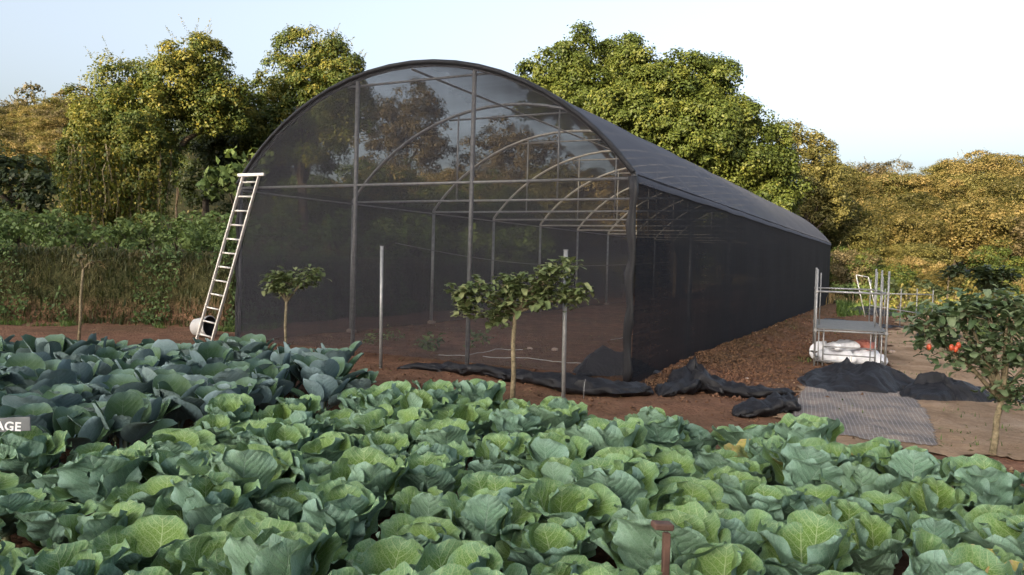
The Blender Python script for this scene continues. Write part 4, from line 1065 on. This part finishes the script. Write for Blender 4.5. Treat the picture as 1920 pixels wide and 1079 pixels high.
nearest(1560, 820, 'cabbage at the near edge of the grey woven mat', ('green', 'yellow'))
nearest(1430, 800, 'cabbage just in front of the black sheet roll', ('green', 'yellow'))
nearest(700, 1020, 'large green cabbage at the bottom of the photo, left of centre', ('green',))
nearest(960, 1040, 'large green cabbage at the bottom centre of the photo', ('green',))
nearest(120, 790, 'blue-grey cabbage just right of the lettered sign', ('blue',))
nearest(385, 640, 'blue-grey cabbage directly in front of the ladder foot', ('blue',), .5)
nearest(540, 650, 'blue-grey cabbage directly in front of the left leafy sapling', ('blue',), .5)
nearest(716, 700, 'cabbage directly in front of the left grey pole', ('blue', 'green'), .5)
nearest(150, 640, 'blue-grey cabbage directly in front of the thin bare sapling', ('blue',), .5)

# ------------------------------------------------------------------ saplings
def big_leaves(name, anchors, n, L0, mat, parent, seed, droop=.5):
    """curved, pointed leaves hung around twig ends, one mesh"""
    r2 = np.random.default_rng(seed); V = []; Q = []; T = []; o = 0
    for i in range(n):
        a = np.array(anchors[r2.integers(len(anchors))]) + r2.normal(size=3)*np.array([.06, .06, .05])
        az = r2.uniform(0, 6.28); L = L0*r2.uniform(.6, 1.25); th0 = r2.uniform(-.2, .9); th1 = th0 - r2.uniform(.5, 1.7)*droop*1.6
        P, UV = leaf_sheet(L, L*r2.uniform(.42, .62), th0, th1, r2.uniform(-.1, .5), .012*L/.2, 9, r2.uniform(0, 20), a, az, 0, 8, 5, .10, .02, .42, 1.2, .03, r2.uniform(-.2, .2))
        nn, mm = P.shape[:2]; V.append(P.reshape(-1, 3)); ii = np.arange(nn*mm).reshape(nn, mm)+o
        Q.append(np.stack([ii[:-1, :-1], ii[:-1, 1:], ii[1:, 1:], ii[1:, :-1]], -1).reshape(-1, 4)); o += nn*mm
        T.append(np.full((nn-1)*(mm-1), r2.uniform(0, 1)))
    return np_mesh(name, np.concatenate(V), np.concatenate(Q), mat, parent, np.concatenate(T), True)
def sapling(px, D, label, trunk_top, lobes, n, L0, mat, seed, r0_=.022, bark='bark_pale', name='sapling', basepx=None, spread=.75, group=None, cat='sapling', per=6):
    b = atg(basepx or px, D); t = empty(name, b); tag(t, label, cat, group)
    tt = at(trunk_top[0], trunk_top[1], D) - b; rnd = random.Random(seed)
    mb = MB(); mb.tube([Vector((0, 0, -.1)), tt*.3+Vector((.01, 0, 0)), tt*.65-Vector((.012, 0, 0)), tt], [r0_*1.15, r0_, r0_*.9, r0_*.8], 9)
    anc = []
    for (lx, ly, rx, ry) in lobes:
        c = at(lx, ly, D)-b
        mb.tube([tt-Vector((0, 0, .02)), tt.lerp(c, .5)+Vector((0, 0, .03)), c], [r0_*.7, r0_*.5, r0_*.3], 6)
        for _ in range(per):
            v = Vector((rnd.gauss(0, 1), rnd.gauss(0, 1), rnd.gauss(0, 1))).normalized()*rnd.uniform(.35, 1)*spread
            e = c + Vector((v.x*rx/F*D, v.y*rx/F*D, v.z*ry/F*D)); anc.append(e)
            mb.tube([c, c.lerp(e, .5)+Vector((0, 0, .02)), e], [r0_*.32, r0_*.22, r0_*.12], 5)
    mb.build('trunk', M[bark], t)
    big_leaves('crown', anc, n, L0, FM[mat], t, seed)
    return t
sapling(967, 9.3, 'sapling with a mottled trunk and two leafy lobes standing before the middle of the netting', (966, 585), [(905, 545, 62, 40), (870, 560, 30, 40), (1005, 530, 45, 36), (1045, 512, 52, 38), (950, 540, 40, 26), (1020, 560, 40, 24), (1070, 560, 36, 32), (960, 560, 50, 30), (930, 595, 30, 16)], 1000, .135, 'sapy', 41, .030, per=8)
sapling(538, 11.5, 'small leafy sapling on a thin stem before the left end of the netting', (537, 565), [(520, 520, 24, 20), (545, 535, 30, 22), (580, 520, 24, 20), (510, 535, 14, 18)], 420, .115, 'sapy', 43, .022, per=6)
sapling(148, 14, 'thin bare-stemmed sapling with a few brown leaves before the bank at far left', (156, 505), [(150, 488, 22, 12), (175, 492, 20, 12)], 16, .15, 'grass', 44, .026)
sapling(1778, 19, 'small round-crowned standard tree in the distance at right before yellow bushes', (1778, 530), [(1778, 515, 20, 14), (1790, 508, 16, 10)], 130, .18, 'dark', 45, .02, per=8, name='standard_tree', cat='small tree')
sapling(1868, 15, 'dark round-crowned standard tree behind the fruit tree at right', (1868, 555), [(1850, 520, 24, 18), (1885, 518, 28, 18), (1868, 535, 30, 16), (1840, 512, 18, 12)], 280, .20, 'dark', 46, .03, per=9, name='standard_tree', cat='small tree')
ft = sapling(1876, 7.4, 'leafy fruit tree with red fruit and forked pale stem at the right edge', (1878, 750), [(1790, 590, 60, 42), (1740, 610, 48, 46), (1850, 580, 62, 42), (1890, 570, 50, 34), (1900, 620, 50, 50), (1780, 660, 50, 40), (1840, 650, 50, 40), (1870, 700, 60, 50), (1930, 680, 50, 50), (1810, 590, 60, 26), (1905, 740, 30, 40)], 1050, .13, 'sap', 47, .032, per=9, spread=.9, name='fruit_tree', cat='fruit tree')
b = ft.location
for px, py in ((1784, 652), (1792, 655), (1797, 648), (1742, 651)):
    c = at(px, py, 7.15)-b; mb = MB(); n, m_ = 9, 12; Q = np.zeros((n, m_, 3))
    for i in range(n):
        for j in range(m_):
            th = math.pi*i/(n-1); ph = 2*math.pi*j/(m_-1); Q[i, j] = (c.x+math.sin(th)*math.cos(ph)*.022, c.y+math.sin(th)*math.sin(ph)*.022, c.z+math.cos(th)*.032)
    mb.grid(Q, None, True); mb.build('fruit', M['red_fruit'], ft)
# weeds inside
for px, py, s, sd in [(805, 655, .16, 61), (735, 640, .10, 62), (900, 652, .14, 63), (700, 648, .10, 64)]:
    b = on(px, py); t = empty('weed', b); tag(t, {61: 'grey-green bushy weed inside the netting between the left pole and the middle post', 62: 'low weed inside the netting just right of the left pole', 63: 'green weed inside the netting at the middle post', 64: 'low weed inside the netting just left of the left pole'}[sd], 'weed')
    rr = random.Random(sd); big_leaves('leaves', [(rr.uniform(-.2, .2), rr.uniform(-.15, .15), rr.uniform(.03, .22)) for _ in range(12)], 50, s, FM['green'], t, sd)
    mb = MB(); mb.tube([(0, 0, -.05), (0, 0, .18)], .008, 5); mb.build('stem', M['bark_pale'], t)

# ------------------------------------------------------------------ sign, stake, dry leaves
def sign_mat(): return simple('grey_sign_face', (.10, .105, .11), (.15, .155, .16), 6, .6, .3)
D = 5.15; c = at(-16, 798, D); t = empty('name_sign', (c.x, c.y, hz(c.x, c.y))); tag(t, 'grey lettered crop sign with white capitals at the left edge of the bed', 'sign')
t.rotation_euler = (0, 0, R(6))
zc = c.z - t.location.z
mb = MB(); mb.box((0, 0, zc), (.50, .012, .095), Matrix.Rotation(R(-3), 3, 'Y'), .003); mb.build('board', sign_mat(), t, False)
mb = MB(); mb.box((0, .03, zc/2), (.03, .03, zc+.15), None, .004); mb.build('stake', M['bark'], t, False)
cu = bpy.data.curves.new('lettering', 'FONT'); cu.body = 'CABBAGE'; cu.size = .084; cu.align_x = 'CENTER'; cu.align_y = 'CENTER'; cu.extrude = .001; cu.offset = .0016; cu.space_character = 1.06
cu.materials.append(simple('white_paint', (.62, .62, .62), (.75, .75, .75), 20, .6, .3))
tmp = bpy.data.objects.new('tmp', cu); COL.objects.link(tmp); bpy.context.view_layer.update()
me = bpy.data.meshes.new_from_object(tmp.evaluated_get(bpy.context.evaluated_depsgraph_get())); me.name = 'lettering'; bpy.data.objects.remove(tmp)
lt = bpy.data.objects.new('lettering', me); COL.objects.link(lt); lt.parent = t; lt.location = (.0, -.0085, zc); lt.rotation_euler = (R(90), R(3), 0)
# wooden T stake
tp = at(1242, 986, 3.25); t = empty('wooden_stake', (tp.x, tp.y, hz(tp.x, tp.y))); tag(t, 'reddish brown wooden T-stake standing among the nearest cabbages', 'stake')
hh = tp.z - t.location.z
mb = MB(); mb.box((0, 0, hh), (.088, .06, .028), Matrix.Rotation(R(5), 3, 'Y'), .006); mb.build('cap', M['wood'], t, False)
mb = MB(); mb.box((.02, 0, (hh-.02)/2-.05), (.030, .03, hh+.06), None, .004); mb.build('post', M['wood'], t, False)
t.rotation_euler = (0, 0, .15)
S.render.film_transparent = False
